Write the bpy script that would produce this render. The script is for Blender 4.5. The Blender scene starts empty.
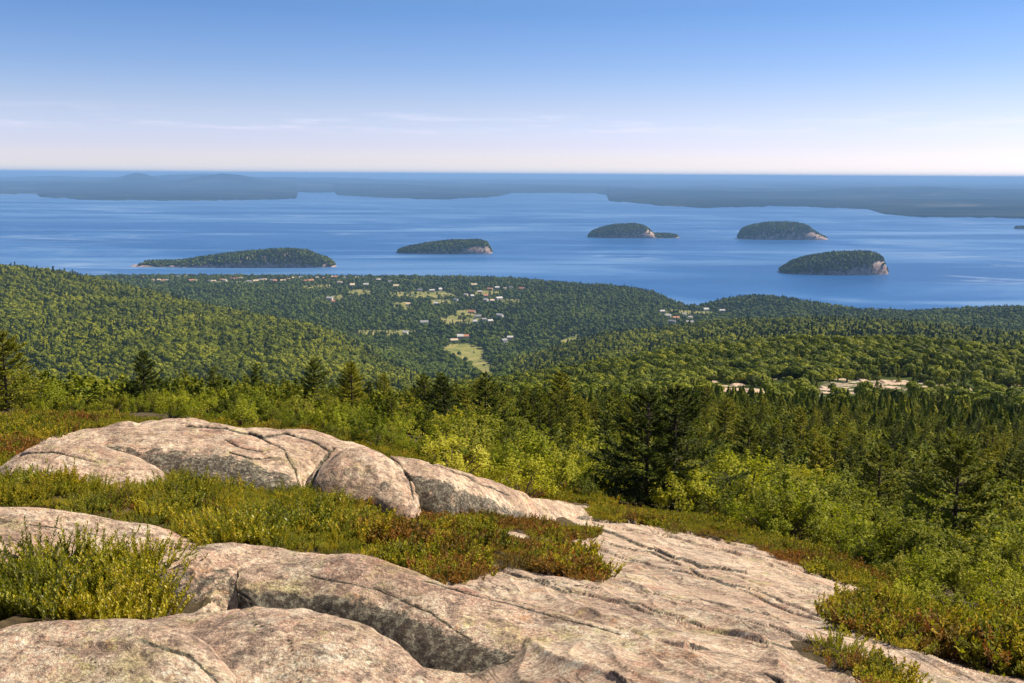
import bpy, math, random
import numpy as np
from mathutils import Vector, Matrix

# ------------------------------------------------------------------ camera
W, H, F = 1024, 683, 1024.0
EYE = 460.0
HORIZON = 174.5
ROLL = 0.0060            # the photograph leans: the horizon drops 6 px from left to right
TH = (H / 2 - HORIZON) / F
THETA = math.atan(TH)
scene = bpy.context.scene
cam_data = bpy.data.cameras.new("camera")
cam_data.sensor_width = 36.0
cam_data.lens = 36.0
cam_data.clip_start = 0.1
cam_data.clip_end = 400000.0
cam = bpy.data.objects.new("camera", cam_data)
cam.location = (0, 0, EYE)
cam.rotation_euler = (Matrix.Rotation(math.pi / 2 - THETA, 4, 'X') @ Matrix.Rotation(math.atan(ROLL), 4, 'Z')).to_euler()
scene.collection.objects.link(cam)
scene.camera = cam

# ------------------------------------------------------------------ light
EXPO = 0.75
SUN_AZ = math.radians(69)      # clockwise from the view direction (+Y)
SUN_EL = math.radians(46)
sdir = Vector((math.sin(SUN_AZ) * math.cos(SUN_EL), math.cos(SUN_AZ) * math.cos(SUN_EL), math.sin(SUN_EL)))
sd = bpy.data.lights.new("sun", "SUN")
sd.energy = 5.0
sd.angle = math.radians(0.53)
sd.color = (1.0, 0.875, 0.69)
sun = bpy.data.objects.new("sun", sd)
sun.rotation_euler = sdir.to_track_quat('Z', 'Y').to_euler()
scene.collection.objects.link(sun)

world = bpy.data.worlds.new("World")
scene.world = world
world.use_nodes = True


def nodes_of(tree):
    tree.nodes.clear()
    return tree.nodes, tree.links


def N(nt, typ, **kw):
    n = nt.nodes.new(typ)
    for k, v in kw.items():
        if k == 'ins':
            for i, val in v.items():
                n.inputs[i].default_value = val
        else:
            setattr(n, k, v)
    return n


def ramp(nt, fac, stops, interp='LINEAR'):
    r = nt.nodes.new('ShaderNodeValToRGB')
    r.color_ramp.interpolation = interp
    e = r.color_ramp.elements
    while len(e) < len(stops):
        e.new(0.5)
    for i, (p, c) in enumerate(stops):
        e[i].position = p
        if not isinstance(c, (tuple, list)):
            c = (c, c, c)
        e[i].color = (*c[:3], 1)
    nt.links.new(fac, r.inputs[0])
    return r.outputs[0]


def math_node(nt, op, a, b=None, c=None, clamp=False):
    n = nt.nodes.new('ShaderNodeMath')
    n.operation = op
    n.use_clamp = clamp
    for i, v in enumerate((a, b, c)):
        if v is None:
            continue
        if isinstance(v, (int, float)):
            n.inputs[i].default_value = v
        else:
            nt.links.new(v, n.inputs[i])
    return n.outputs[0]


def mixc(nt, fac, a, b, blend='MIX'):
    n = nt.nodes.new('ShaderNodeMix')
    n.data_type = 'RGBA'
    n.blend_type = blend
    for i, v in ((0, fac), (6, a), (7, b)):
        if isinstance(v, (int, float)):
            n.inputs[i].default_value = v
        elif isinstance(v, tuple):
            n.inputs[i].default_value = (*v[:3], 1)
        else:
            nt.links.new(v, n.inputs[i])
    return n.outputs[2]


def build_world():
    nt = world.node_tree
    nodes_of(nt)
    L = nt.links
    out = N(nt, 'ShaderNodeOutputWorld')
    bg = N(nt, 'ShaderNodeBackground')
    bg.inputs[1].default_value = 0.10
    L.new(bg.outputs[0], out.inputs[0])
    tc = N(nt, 'ShaderNodeTexCoord')
    sep = N(nt, 'ShaderNodeSeparateXYZ')
    L.new(tc.outputs['Generated'], sep.inputs[0])
    zc = math_node(nt, 'MAXIMUM', sep.outputs[2], 0.012)
    comb = N(nt, 'ShaderNodeCombineXYZ')
    L.new(sep.outputs[0], comb.inputs[0]); L.new(sep.outputs[1], comb.inputs[1]); L.new(zc, comb.inputs[2])
    sky = N(nt, 'ShaderNodeTexSky')
    sky.sky_type = 'NISHITA'
    sky.sun_disc = False
    sky.sun_elevation = SUN_EL
    sky.sun_rotation = SUN_AZ
    sky.altitude = 460
    sky.air_density = 1.0
    sky.dust_density = 0.6
    sky.ozone_density = 2.0
    L.new(comb.outputs[0], sky.inputs[0])
    # tint deepens the sky in view; unseen upper stops warmed for ambient light
    tint = ramp(nt, sep.outputs[2], SKY_T)
    col = mixc(nt, 1.0, sky.outputs[0], tint, 'MULTIPLY')
    dbl = N(nt, 'ShaderNodeVectorMath', operation='SCALE')
    dbl.inputs['Scale'].default_value = 2.0
    L.new(col, dbl.inputs[0])
    col = dbl.outputs[0]
    # thin cloud streaks low over the horizon
    sc = N(nt, 'ShaderNodeVectorMath', operation='MULTIPLY')
    sc.inputs[1].default_value = (7.0, 7.0, 95.0)
    L.new(tc.outputs['Generated'], sc.inputs[0])
    nz = N(nt, 'ShaderNodeTexNoise')
    nz.noise_dimensions = '4D'
    nz.inputs['W'].default_value = 3.1
    nz.inputs['Scale'].default_value = 1.7
    nz.inputs['Detail'].default_value = 7
    nz.inputs['Roughness'].default_value = 0.62
    L.new(sc.outputs[0], nz.inputs['Vector'])
    m = ramp(nt, nz.outputs[0], [(0.5, 0.0), (0.72, 1.0)])
    band = ramp(nt, sep.outputs[2], [(0.036, 0.0), (0.043, 0.8), (0.052, 0.6), (0.061, 0.0)])
    f = math_node(nt, 'MULTIPLY', m, band)
    f = math_node(nt, 'MULTIPLY', f, 0.55)
    col = mixc(nt, f, col, (6.9, 6.3, 7.2))
    L.new(col, bg.inputs[0])


_k = 0.6 / 2 ** EXPO
SKY_T = [(z_, tuple(c * _k for c in col_)) for z_, col_ in (
    (0.0, (1.52, 1.42, 1.74)), (0.0264, (1.12, 1.07, 1.56)), (0.0637, (0.93, 0.91, 1.23)),
    (0.10, (0.685, 0.786, 1.13)), (0.149, (0.49, 0.68, 1.03)), (0.3, (0.82, 0.78, 0.80)), (0.6, (0.90, 0.84, 0.80)))]
build_world()

scene.view_settings.view_transform = 'Standard'
scene.view_settings.look = 'None'
scene.view_settings.gamma = 1.0
scene.view_settings.exposure = EXPO
scene.view_settings.use_curve_mapping = False
scene.render.engine = 'CYCLES'
cy = scene.cycles
cy.use_denoising = True
cy.max_bounces = 6
cy.diffuse_bounces = 2
cy.glossy_bounces = 2
cy.transmission_bounces = 3
cy.volume_bounces = 0
cy.transparent_max_bounces = 4

# ------------------------------------------------------------------ projection helpers
CT, ST = math.cos(THETA), math.sin(THETA)


def proj(X, Y, Z):
    z = Z - EYE
    dep = Y * CT - z * ST
    up = Y * ST + z * CT
    a, b = F * X / dep, -F * up / dep
    return W / 2 + a - ROLL * b, H / 2 + b + ROLL * a


def unproj(px, py, Y):
    a0 = (px - W / 2) / F
    b0 = (H / 2 - py) / F
    a, b = a0 - ROLL * b0, b0 + ROLL * a0
    dy = CT + b * ST
    dz = -ST + b * CT
    k = Y / dy
    return np.stack([a * k, Y + 0 * a, EYE + dz * k], -1) if isinstance(a, np.ndarray) else np.array([a * k, Y, EYE + dz * k])


def py2t(py):   # picture row (unrolled) to drop per metre
    v = (np.asarray(py, float) - H / 2) / F
    return (v + TH) / (1 - v * TH)


# ------------------------------------------------------------------ noise
_rng = np.random.default_rng(11)
_tab = _rng.random((64, 64, 64)).astype(np.float32)


def vnoise(x, y, z=0.0):
    x, y, z = np.broadcast_arrays(np.asarray(x, float), np.asarray(y, float), np.asarray(z, float))
    xi, yi, zi = np.floor(x).astype(np.int64), np.floor(y).astype(np.int64), np.floor(z).astype(np.int64)
    fx, fy, fz = x - xi, y - yi, z - zi
    fx = fx * fx * fx * (fx * (fx * 6 - 15) + 10)
    fy = fy * fy * fy * (fy * (fy * 6 - 15) + 10)
    fz = fz * fz * fz * (fz * (fz * 6 - 15) + 10)
    a, b = xi & 63, (xi + 1) & 63
    c, d = yi & 63, (yi + 1) & 63
    e, f = zi & 63, (zi + 1) & 63
    def lx(j, k):
        return _tab[a, j, k] * (1 - fx) + _tab[b, j, k] * fx
    return ((lx(c, e) * (1 - fy) + lx(d, e) * fy) * (1 - fz) + (lx(c, f) * (1 - fy) + lx(d, f) * fy) * fz) * 2 - 1


def fbm(x, y, z=0.0, oct=4, rough=0.5):
    s, amp, tot = 0.0, 1.0, 0.0
    for o in range(oct):
        k = 2.03 ** o
        s = s + amp * vnoise(x * k + 17.3 * o, y * k + 5.7 * o, np.asarray(z) * k + 9.1 * o)
        tot += amp
        amp *= rough
    return s / tot


def sstep(a, b, x):
    t = np.clip((x - a) / (b - a), 0, 1)
    return t * t * (3 - 2 * t)


# ------------------------------------------------------------------ terrain table
def pchip(xs, ys, xq):
    """monotone cubic along axis 0 of ys"""
    xs = np.asarray(xs, float)
    h = np.diff(xs)
    hh = h.reshape(-1, *([1] * (ys.ndim - 1)))
    dl = np.diff(ys, axis=0) / hh
    m = np.zeros_like(ys)
    w1 = 2 * hh[1:] + hh[:-1]
    w2 = hh[1:] + 2 * hh[:-1]
    same = dl[1:] * dl[:-1] > 0
    with np.errstate(all='ignore'):
        hm = (w1 + w2) / (w1 / np.where(same, dl[:-1], 1) + w2 / np.where(same, dl[1:], 1))
    m[1:-1] = np.where(same, hm, 0)
    m[0], m[-1] = dl[0], dl[-1]
    i = np.clip(np.searchsorted(xs, xq) - 1, 0, len(xs) - 2)
    t = ((xq - xs[i]) / h[i]).reshape(-1, *([1] * (ys.ndim - 1)))
    hi = h[i].reshape(t.shape)
    return ((2 * t**3 - 3 * t**2 + 1) * ys[i] + (t**3 - 2 * t**2 + t) * hi * m[i]
            + (-2 * t**3 + 3 * t**2) * ys[i + 1] + (t**3 - t**2) * hi * m[i + 1])


COLS = [0, 150, 300, 450, 600, 690, 750, 820, 900, 1024]
PYT = [  # (Y, picture row of the ground at that distance)
    (1.2, [1150] * 10),
    (2.0, [905, 905, 905, 905, 910, 915, 920, 925, 935, 950]),
    (3.3, [715, 720, 735, 750, 702, 712, 720, 730, 745, 770]),
    (4.7, [634, 640, 655, 655, 630, 640, 648, 658, 674, 700]),
    (7.0, [562, 562, 566, 574, 586, 596, 604, 616, 632, 654]),
    (10., [508, 512, 524, 546, 560, 568, 575, 590, 612, 628]),
    (14., [462, 470, 490, 518, 538, 548, 556, 570, 590, 604]),
    (20., [436, 442, 462, 490, 516, 530, 538, 552, 570, 586]),
    (28., [420, 426, 440, 466, 502, 514, 522, 536, 552, 568]),
    (40., [412, 415, 424, 446, 478, 490, 497, 508, 526, 544]),
    (60., [407, 409, 414, 430, 455, 462, 468, 478, 492, 508]),
    (100, [402, 403, 406, 415, 430, 436, 440, 448, 456, 466]),
    (200, [404, 404, 404, 406, 410, 411, 412, 414, 418, 424]),
    (400, [404, 404, 404, 402, 391, 388, 386, 386, 387, 392]),
    (620, [408, 408, 404, 392, 368, 354, 349, 345, 345, 355]),
    (800, [410, 408, 406, 396, 380, 368, 360, 356, 354, 360]),
    (1100, [395, 396, 400, 404, 378, 360, 353, 350, 349, 352]),
    (1400, [350, 353, 368, 388, 364, 349, 342, 340, 341, 346]),
    (1700, [322, 330, 338, 386, 347, 333, 328, 331, 333, 341]),
    (2000, [296, 305, 325, 378, 338, 326, 324, 327, 329, 337]),
]
AST = [  # (Y, metres above the sea)
    (2300, [236, 186, 85, 46, 38, 58, 72, 98, 104, 92]),
    (2700, [150, 105, 60, 34, 32, 28, 36, 50, 52, 62]),
    (3000, [80, 55, 46, 26, 32, 18, 14, 16, 20, 36]),
    (3200, [60, 48, 44, 26, 38, 8, 8, 6, 3, 16]),
    (3350, [50, 44, 40, 26, 36, 3, 22, 4, -4, -4]),
    (3500, [40, 40, 36, 26, 32, -5, 12, -5, -6, -6]),
    (3700, [25, 34, 32, 26, 22, -6, -6, -6, -6, -6]),
    (4000, [10, 22, 24, 20, -1, -6, -6, -6, -6, -6]),
    (4250, [-6, 9, 10, 9, -6, -6, -6, -6, -6, -6]),
    (4400, [-6, 1, 1, 1, -6, -6, -6, -6, -6, -6]),
    (4500, [-6] * 10), (6000, [-6] * 10)]
rows_t, rows_y = [], []
for y_, r in PYT:
    rows_y.append(y_); rows_t.append(py2t(np.array(r, float) - ROLL * (np.array(COLS) - 512.0)))
ay = np.array([a[0] for a in AST], float)
ar = np.array([a[1] for a in AST], float)
fcol = 122.0 / (290.0 - ROLL * (np.array(COLS) - 512.0) - HORIZON)
for y_ in ay * 1.03:
    rows_y.append(y_); rows_t.append((EYE - np.array([np.interp(y_ / fcol[c_], ay, ar[:, c_]) for c_ in range(len(COLS))])) / y_)
TT = np.array(rows_t)                       # rows: distance, columns: bearing
TT = np.concatenate([TT[:, :1], TT, TT[:, -1:]], 1)
UC = (np.array([-500] + COLS + [1524]) - 512) / 1024 * 1.03
UQ = np.linspace(UC[0], UC[-1], 500)
LQ = np.linspace(math.log(1.2), math.log(6000), 600)
tab = pchip(np.log(rows_y), TT, LQ)
tab = pchip(UC, tab.T.copy(), UQ).T         # (600 distances, 500 bearings)

CRACKS = [  # polylines in the ledge, given by where they are seen; (depth, width in px)
    ([(598, 528), (650, 548), (700, 566), (745, 572)], .05, 3.2),
    ([(560, 540), (640, 562), (700, 576), (760, 592), (835, 622)], .035, 2.2),
    ([(745, 545), (800, 552), (860, 575), (905, 600)], .03, 1.8),
    ([(760, 548), (790, 558), (830, 570)], .05, 3.0),
    ([(690, 570), (740, 590), (790, 612), (850, 628)], .04, 2.2),
    ([(470, 560), (560, 590), (640, 605), (720, 632), (800, 650)], .03, 2.4),
    ([(692, 646), (730, 662), (780, 683)], .09, 6.0),
    ([(640, 590), (720, 612), (770, 628), (830, 650)], .02, 1.8),
    ([(770, 625), (800, 638), (835, 647)], .03, 2.5),
    ([(560, 622), (650, 640), (700, 660)], .02, 2.0),
    ([(630, 516), (680, 530), (735, 545)], .04, 2.0),
    ([(560, 512), (600, 520), (640, 524)], .05, 2.0),
    ([(580, 508), (625, 514), (660, 520)], .04, 1.8),
    ([(610, 545), (650, 552), (680, 565)], .04, 2.2),
    ([(800, 590), (850, 600), (890, 612)], .03, 1.6),
    ([(650, 530), (700, 545), (760, 560), (830, 590)], .02, 1.4),
    ([(770, 560), (830, 580), (880, 600)], .02, 1.4),
    ([(520, 575), (600, 598), (690, 625)], .025, 1.8),
    ([(500, 598), (560, 612), (640, 634), (700, 652)], .02, 1.8),
    ([(480, 566), (540, 580), (600, 588)], .03, 2.0),
    ([(760, 640), (830, 656), (900, 672)], .02, 1.6),
    ([(700, 600), (760, 612), (800, 626), (842, 640)], .025, 1.6),
    ([(640, 545), (720, 570), (790, 596), (870, 622)], .015, 1.4),
    ([(580, 520), (640, 533), (690, 541)], .02, 1.4),
]


BCRACKS = [  # joints across the boulders
    ([(186, 424), (225, 428), (262, 437), (284, 450), (296, 470), (300, 490)], .06, 2.2),
    ([(262, 437), (285, 433), (310, 440), (330, 452)], .05, 2.0),
    ([(334, 448), (322, 462), (312, 480), (306, 500)], .08, 2.6),
    ([(378, 450), (398, 462), (410, 480), (414, 498)], .06, 2.2),
    ([(225, 440), (245, 448), (262, 452)], .04, 1.8), ([(230, 452), (250, 458), (270, 458)], .04, 1.6),
    ([(20, 455), (60, 452), (100, 462)], .03, 1.6),
    ([(430, 462), (470, 478), (510, 496)], .03, 1.6),
    ([(310, 575), (380, 590), (430, 612), (470, 640)], .02, 2.2),
    ([(420, 580), (520, 606), (620, 634)], .02, 2.2),
    ([(230, 585), (250, 600), (255, 625)], .02, 2.0),
    ([(140, 640), (190, 655), (228, 690)], .03, 3.0),
    ([(250, 620), (290, 640), (300, 683)], .015, 2.0),
    ([(30, 640), (80, 650), (120, 683)], .012, 2.0),
    ([(0, 520), (50, 526), (120, 538)], .02, 1.6),
]


def crack_depth(px, py, Y, lines=None):
    d = np.zeros_like(px)
    wob = 1.6 * vnoise(px / 16, py / 9, 3.3)
    for pts, dep, w in (lines or CRACKS):
        best = np.full_like(px, 1e9)
        for (x0, y0), (x1, y1) in zip(pts[:-1], pts[1:]):
            vx, vy = x1 - x0, y1 - y0
            t = np.clip(((px - x0) * vx + (py - y0) * vy) / (vx * vx + vy * vy), 0, 1)
            best = np.minimum(best, np.hypot(px - x0 - t * vx, py + wob - y0 - t * vy))
        d = np.maximum(d, dep * np.clip(1.25 * (1 - best / (w * 0.62)), 0, 1) * (0.8 + 0.2 * vnoise(px / 25, py / 25, 8.1)))
    return 1.05 * d * np.clip(Y / 7, .5, 3.0)


def base_z(X, Y):
    X, Y = np.asarray(X, float), np.asarray(Y, float)
    Yc = np.clip(Y, 1.2, 6000)
    u = np.clip((X / Yc - UQ[0]) / (UQ[1] - UQ[0]), 0, len(UQ) - 1.001)
    v = np.clip((np.log(Yc) - LQ[0]) / (LQ[1] - LQ[0]), 0, len(LQ) - 1.001)
    i, j = u.astype(int), v.astype(int)
    a, b = u - i, v - j
    t = (tab[j, i] * (1 - a) + tab[j, i + 1] * a) * (1 - b) + (tab[j + 1, i] * (1 - a) + tab[j + 1, i + 1] * a) * b
    return EYE - Yc * t


def gz(X, Y, fine=True):
    X, Y = np.asarray(X, float), np.asarray(Y, float)
    z = base_z(X, Y)
    # broad relief
    z = z + 0.10 * fbm(X / 2.2, Y / 3.5, 1.0, 3) * sstep(2.5, 5, Y) * (1 - sstep(50, 90, Y))
    z = z + 1.5 * fbm(X / 40, Y / 40, 2.0, 3) * sstep(60, 200, Y) * (1 - sstep(2600, 3200, Y))
    z = z + 15.0 * fbm((X + 0.4 * Y) / 330, (Y - .4 * X) / 260, 4.0, 3) * sstep(900, 1500, Y) * (1 - sstep(2300, 3000, Y))
    if fine:
        near = 1 - sstep(25, 45, Y)
        # sheeting of the slab: long grooves that run down the slope
        c, s = math.cos(-0.28), math.sin(-0.28)
        p, q = X * c - Y * s, X * s + Y * c
        g = 1 - np.abs(vnoise(p * 2.3 + 0.5 * vnoise(X, Y, 5.), q * 0.22, 6.0))
        g2 = 1 - np.abs(vnoise(p * 5.2 + 0.4 * vnoise(X * 2, Y * 2, 7.), q * 0.6, 7.0))
        rough = 0.05 * (g ** 4 - 0.4) + 0.022 * (g2 ** 5) + 0.03 * fbm(X * 2.6, Y * 2.6, 9.0, 5)
        z = z + rough * near
        px, py = proj(X, np.maximum(Y, 0.5), z)
        z = z - crack_depth(px, py, Y) * near
    return z


def ground_hit(px, py, ymin=2.0, ymax=5000):
    """first distance at which the ground is seen at that picture row"""
    px, py = np.atleast_1d(np.asarray(px, float)), np.atleast_1d(np.asarray(py, float))
    px_in = px
    px = px + ROLL * (py - H / 2)
    Ys = np.exp(np.linspace(math.log(ymin), math.log(ymax), 900))
    out = np.full(px.shape, ymax)
    done = np.zeros(px.shape, bool)
    for Y in Ys:
        X = (px - 512) / 1024 * Y * 1.02
        for _ in range(2):
            Z = base_z(X, np.full_like(X, Y))
            dep = Y * CT - (Z - EYE) * ST
            X = (px - 512) / F * dep
        _, gpy = proj(X, np.full_like(X, Y), Z)
        hit = (gpy <= py) & ~done
        out[hit] = Y
        done |= hit
        if done.all():
            break
    X = np.zeros_like(px)
    Z = base_z(X, out)
    for _ in range(4):
        dep = out * CT - (Z - EYE) * ST
        X = (px - 512) / F * dep
        Z = gz(X, out)
    return X, out, Z


def in_poly(px, py, poly):
    inside = np.zeros(px.shape, bool)
    n = len(poly)
    j = n - 1
    for i in range(n):
        xi, yi = poly[i]; xj, yj = poly[j]
        if yi != yj:
            c = ((yi > py) != (yj > py)) & (px < (xj - xi) * (py - yi) / (yj - yi) + xi)
            inside ^= c
        j = i
    return inside


# ------------------------------------------------------------------ mesh helpers
def new_mesh(name, verts, faces, mats, smooth=True, attrs=None):
    me = bpy.data.meshes.new(name)
    verts = np.asarray(verts, np.float32).reshape(-1, 3)
    faces = np.asarray(faces, np.int32)
    nf, k = faces.shape
    me.vertices.add(len(verts)); me.vertices.foreach_set('co', verts.ravel())
    me.loops.add(nf * k); me.loops.foreach_set('vertex_index', faces.ravel())
    me.polygons.add(nf)
    me.polygons.foreach_set('loop_start', np.arange(nf, dtype=np.int32) * k)
    me.polygons.foreach_set('loop_total', np.full(nf, k, np.int32))
    me.update(calc_edges=True)
    me.polygons.foreach_set('use_smooth', np.full(nf, smooth, bool))
    if not isinstance(mats, (list, tuple)):
        mats = [mats]
    for m in mats:
        me.materials.append(m)
    if attrs:
        for an, av in attrs.items():
            at = me.attributes.new(an, 'FLOAT', 'POINT')
            at.data.foreach_set('value', np.asarray(av, np.float32))
    return me


def tag(o, label=None, cat=None, group=None, kind=None):
    for k, v in (('label', label), ('category', cat), ('group', group), ('kind', kind)):
        if v:
            o[k] = v
    return o


def link(name, data, parent=None, loc=None):
    o = bpy.data.objects.new(name, data)
    if loc is not None:
        o.location = loc
    if parent is not None:
        o.parent = parent
    scene.collection.objects.link(o)
    return o


def grid_faces(nr, nc):
    i = np.arange((nr - 1) * (nc - 1))
    r, c = i // (nc - 1), i % (nc - 1)
    a = r * nc + c
    return np.stack([a, a + 1, a + nc + 1, a + nc], 1)


# ------------------------------------------------------------------ materials
def mat(name):
    m = bpy.data.materials.new(name)
    m.use_nodes = True
    nt = m.node_tree
    nodes_of(nt)
    out = N(nt, 'ShaderNodeOutputMaterial')
    b = N(nt, 'ShaderNodeBsdfPrincipled')
    nt.links.new(b.outputs[0], out.inputs[0])
    return m, nt, b, out


def noise(nt, vec, scale, detail=4, rough=0.55, dist=0.0):
    n = N(nt, 'ShaderNodeTexNoise')
    n.inputs['Scale'].default_value = scale
    n.inputs['Detail'].default_value = detail
    n.inputs['Roughness'].default_value = rough
    n.inputs['Distortion'].default_value = dist
    if vec is not None:
        nt.links.new(vec, n.inputs['Vector'])
    return n.outputs[0]


def attr(nt, name, typ='GEOMETRY'):
    a = N(nt, 'ShaderNodeAttribute', attribute_name=name, attribute_type=typ)
    return a.outputs['Fac']


def mapping(nt, vec, scale=(1, 1, 1), rot=(0, 0, 0), loc=(0, 0, 0)):
    m = N(nt, 'ShaderNodeMapping')
    m.inputs['Scale'].default_value = scale
    m.inputs['Rotation'].default_value = rot
    m.inputs['Location'].default_value = loc
    nt.links.new(vec, m.inputs['Vector'])
    return m.outputs[0]


def granite_color(nt, dark_attr=True, ledge=False):
    geo = N(nt, 'ShaderNodeNewGeometry')
    P = geo.outputs['Position']
    L1 = noise(nt, P, 0.9, 5, 0.6)
    col = ramp(nt, L1, [(0.30, (0.42, 0.285, 0.215)), (0.44, (0.60, 0.435, 0.32)), (0.56, (0.70, 0.535, 0.395)), (0.70, (0.63, 0.365, 0.265))])
    pink = ramp(nt, noise(nt, mapping(nt, P, loc=(3, 9, 1)), 1.7, 6, 0.65, 0.5), [(0.52, 0.0), (0.66, 1.0)])
    col = mixc(nt, math_node(nt, 'MULTIPLY', pink, 0.6), col, (0.52, 0.27, 0.19))
    pale = ramp(nt, noise(nt, mapping(nt, P, loc=(13, 2, 7)), 4.0, 7, 0.7, 0.3), [(0.5, 0.0), (0.62, 1.0)])
    col = mixc(nt, math_node(nt, 'MULTIPLY', pale, 0.6), col, (0.74, 0.64, 0.49))
    lich = ramp(nt, noise(nt, mapping(nt, P, loc=(5, 31, 2)), 2.6, 8, 0.72, 0.4), [(0.55, 0.0), (0.64, 1.0)])
    col = mixc(nt, math_node(nt, 'MULTIPLY', lich, 0.6), col, (0.50, 0.45, 0.19))
    grey = ramp(nt, noise(nt, mapping(nt, P, loc=(25, 3, 2)), 6.5, 8, 0.75, 0.2), [(0.505, 0.0), (0.57, 1.0)])
    col = mixc(nt, math_node(nt, 'MULTIPLY', grey, 0.38 if ledge else 0.72), col, (0.235, 0.165, 0.13))
    # streaks that run down the slab
    st = noise(nt, mapping(nt, mapping(nt, P, rot=(0, 0, -0.28)), (3.2, 0.35, 1.0)), 1.3, 7, 0.7, 0.6)
    stf = ramp(nt, st, [(0.51, 0.0), (0.60, 1.0)])
    col = mixc(nt, math_node(nt, 'MULTIPLY', stf, 0.5 if ledge else 0.25), col, (0.20, 0.165, 0.14))
    if ledge:   # hairline joints that follow the sheeting
        jn = noise(nt, mapping(nt, mapping(nt, P, rot=(0, 0, -0.28)), (1.5, 0.16, 1.0), loc=(4, 7, 1)), 2.2, 3, 0.6, 0.25)
        jl = math_node(nt, 'ABSOLUTE', math_node(nt, 'SUBTRACT', jn, 0.5))
        jf = ramp(nt, jl, [(0.0, 1.0), (0.016, 0.0)])
        gate = ramp(nt, noise(nt, mapping(nt, P, loc=(17, 1, 5)), 1.3, 3), [(0.40, 0.0), (0.50, 1.0)])
        col = mixc(nt, math_node(nt, 'MULTIPLY', math_node(nt, 'MULTIPLY', jf, gate), 0.92), col, (0.09, 0.065, 0.05))
    g2 = noise(nt, mapping(nt, P, loc=(1, 1, 8)), 24.0, 6, 0.82)
    col = mixc(nt, 0.8, col, ramp(nt, g2, [(0.32, 0.2), (0.5, 0.52), (0.68, 0.85)]), 'OVERLAY')
    org_ = ramp(nt, noise(nt, mapping(nt, P, loc=(33, 4, 6)), 3.3, 8, 0.75, 0.3), [(0.60, 0.0), (0.65, 1.0)])
    col = mixc(nt, math_node(nt, 'MULTIPLY', org_, 0.55), col, (0.56, 0.29, 0.13))
    ylw = ramp(nt, noise(nt, mapping(nt, P, loc=(3, 44, 6)), 8.0, 8, 0.8), [(0.585, 0.0), (0.62, 1.0)])
    col = mixc(nt, math_node(nt, 'MULTIPLY', ylw, 0.6), col, (0.56, 0.50, 0.20))
    stain = ramp(nt, noise(nt, mapping(nt, P, loc=(8, 8, 3)), 1.6, 7, 0.7, 0.6), [(0.42, (0.55, 0.50, 0.47)), (0.56, (1, 1, 1))])
    col = mixc(nt, 0.35 if ledge else 0.65, col, stain, 'MULTIPLY')
    grain = noise(nt, P, 60.0, 4, 0.75)
    col = mixc(nt, 0.6, col, ramp(nt, grain, [(0.33, 0.1), (0.5, 0.5), (0.67, 0.95)]), 'OVERLAY')
    blotch = ramp(nt, noise(nt, mapping(nt, P, loc=(7, 1, 22)), 17.0, 6, 0.75), [(0.55, 0.0), (0.60, 1.0)])
    col = mixc(nt, math_node(nt, 'MULTIPLY', blotch, 0.45 if ledge else 0.65), col, (0.085, 0.068, 0.055))
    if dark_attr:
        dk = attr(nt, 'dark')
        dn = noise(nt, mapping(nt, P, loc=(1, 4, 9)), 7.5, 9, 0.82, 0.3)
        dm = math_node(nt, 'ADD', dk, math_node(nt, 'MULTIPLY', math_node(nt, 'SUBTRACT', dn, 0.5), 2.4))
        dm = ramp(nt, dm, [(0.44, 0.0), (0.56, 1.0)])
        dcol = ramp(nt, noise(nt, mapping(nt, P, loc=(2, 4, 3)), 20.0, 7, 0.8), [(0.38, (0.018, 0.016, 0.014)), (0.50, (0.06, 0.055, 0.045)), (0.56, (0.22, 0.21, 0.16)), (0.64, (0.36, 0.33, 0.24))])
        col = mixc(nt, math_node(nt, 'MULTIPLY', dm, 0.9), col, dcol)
    return col, P


def granite_bump(nt, P, b):
    h = math_node(nt, 'ADD', math_node(nt, 'MULTIPLY', noise(nt, P, 9.0, 8, 0.72), 0.085),
                  math_node(nt, 'MULTIPLY', noise(nt, P, 50.0, 4, 0.75), 0.02))
    bp = N(nt, 'ShaderNodeBump')
    bp.inputs['Strength'].default_value = 0.9
    bp.inputs['Distance'].default_value = 1.0
    nt.links.new(h, bp.inputs['Height'])
    nt.links.new(bp.outputs[0], b.inputs['Normal'])


def make_granite(name):
    m, nt, b, out = mat(name)
    col, P = granite_color(nt)
    nt.links.new(col, b.inputs['Base Color'])
    b.inputs['Roughness'].default_value = 0.85
    b.inputs['Specular IOR Level'].default_value = 0.25
    granite_bump(nt, P, b)
    return m


def soil_color(nt, P):
    n1 = noise(nt, P, 12.0, 6, 0.8)
    return ramp(nt, n1, [(0.3, (0.040, 0.030, 0.014)), (0.5, (0.085, 0.062, 0.028)), (0.7, (0.15, 0.105, 0.055))])


def make_ledge_mat():
    m, nt, b, out = mat("ledge_granite_and_heath_soil")
    col, P = granite_color(nt, ledge=True)
    so = soil_color(nt, P)
    s = attr(nt, 'soil')
    n = noise(nt, P, 6.0, 6, 0.7)
    f = math_node(nt, 'ADD', s, math_node(nt, 'MULTIPLY', math_node(nt, 'SUBTRACT', n, 0.5), 0.9))
    f = ramp(nt, f, [(0.45, 0.0), (0.55, 1.0)])
    nt.links.new(mixc(nt, f, col, so), b.inputs['Base Color'])
    b.inputs['Roughness'].default_value = 0.85
    b.inputs['Specular IOR Level'].default_value = 0.25
    granite_bump(nt, P, b)
    return m


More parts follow.
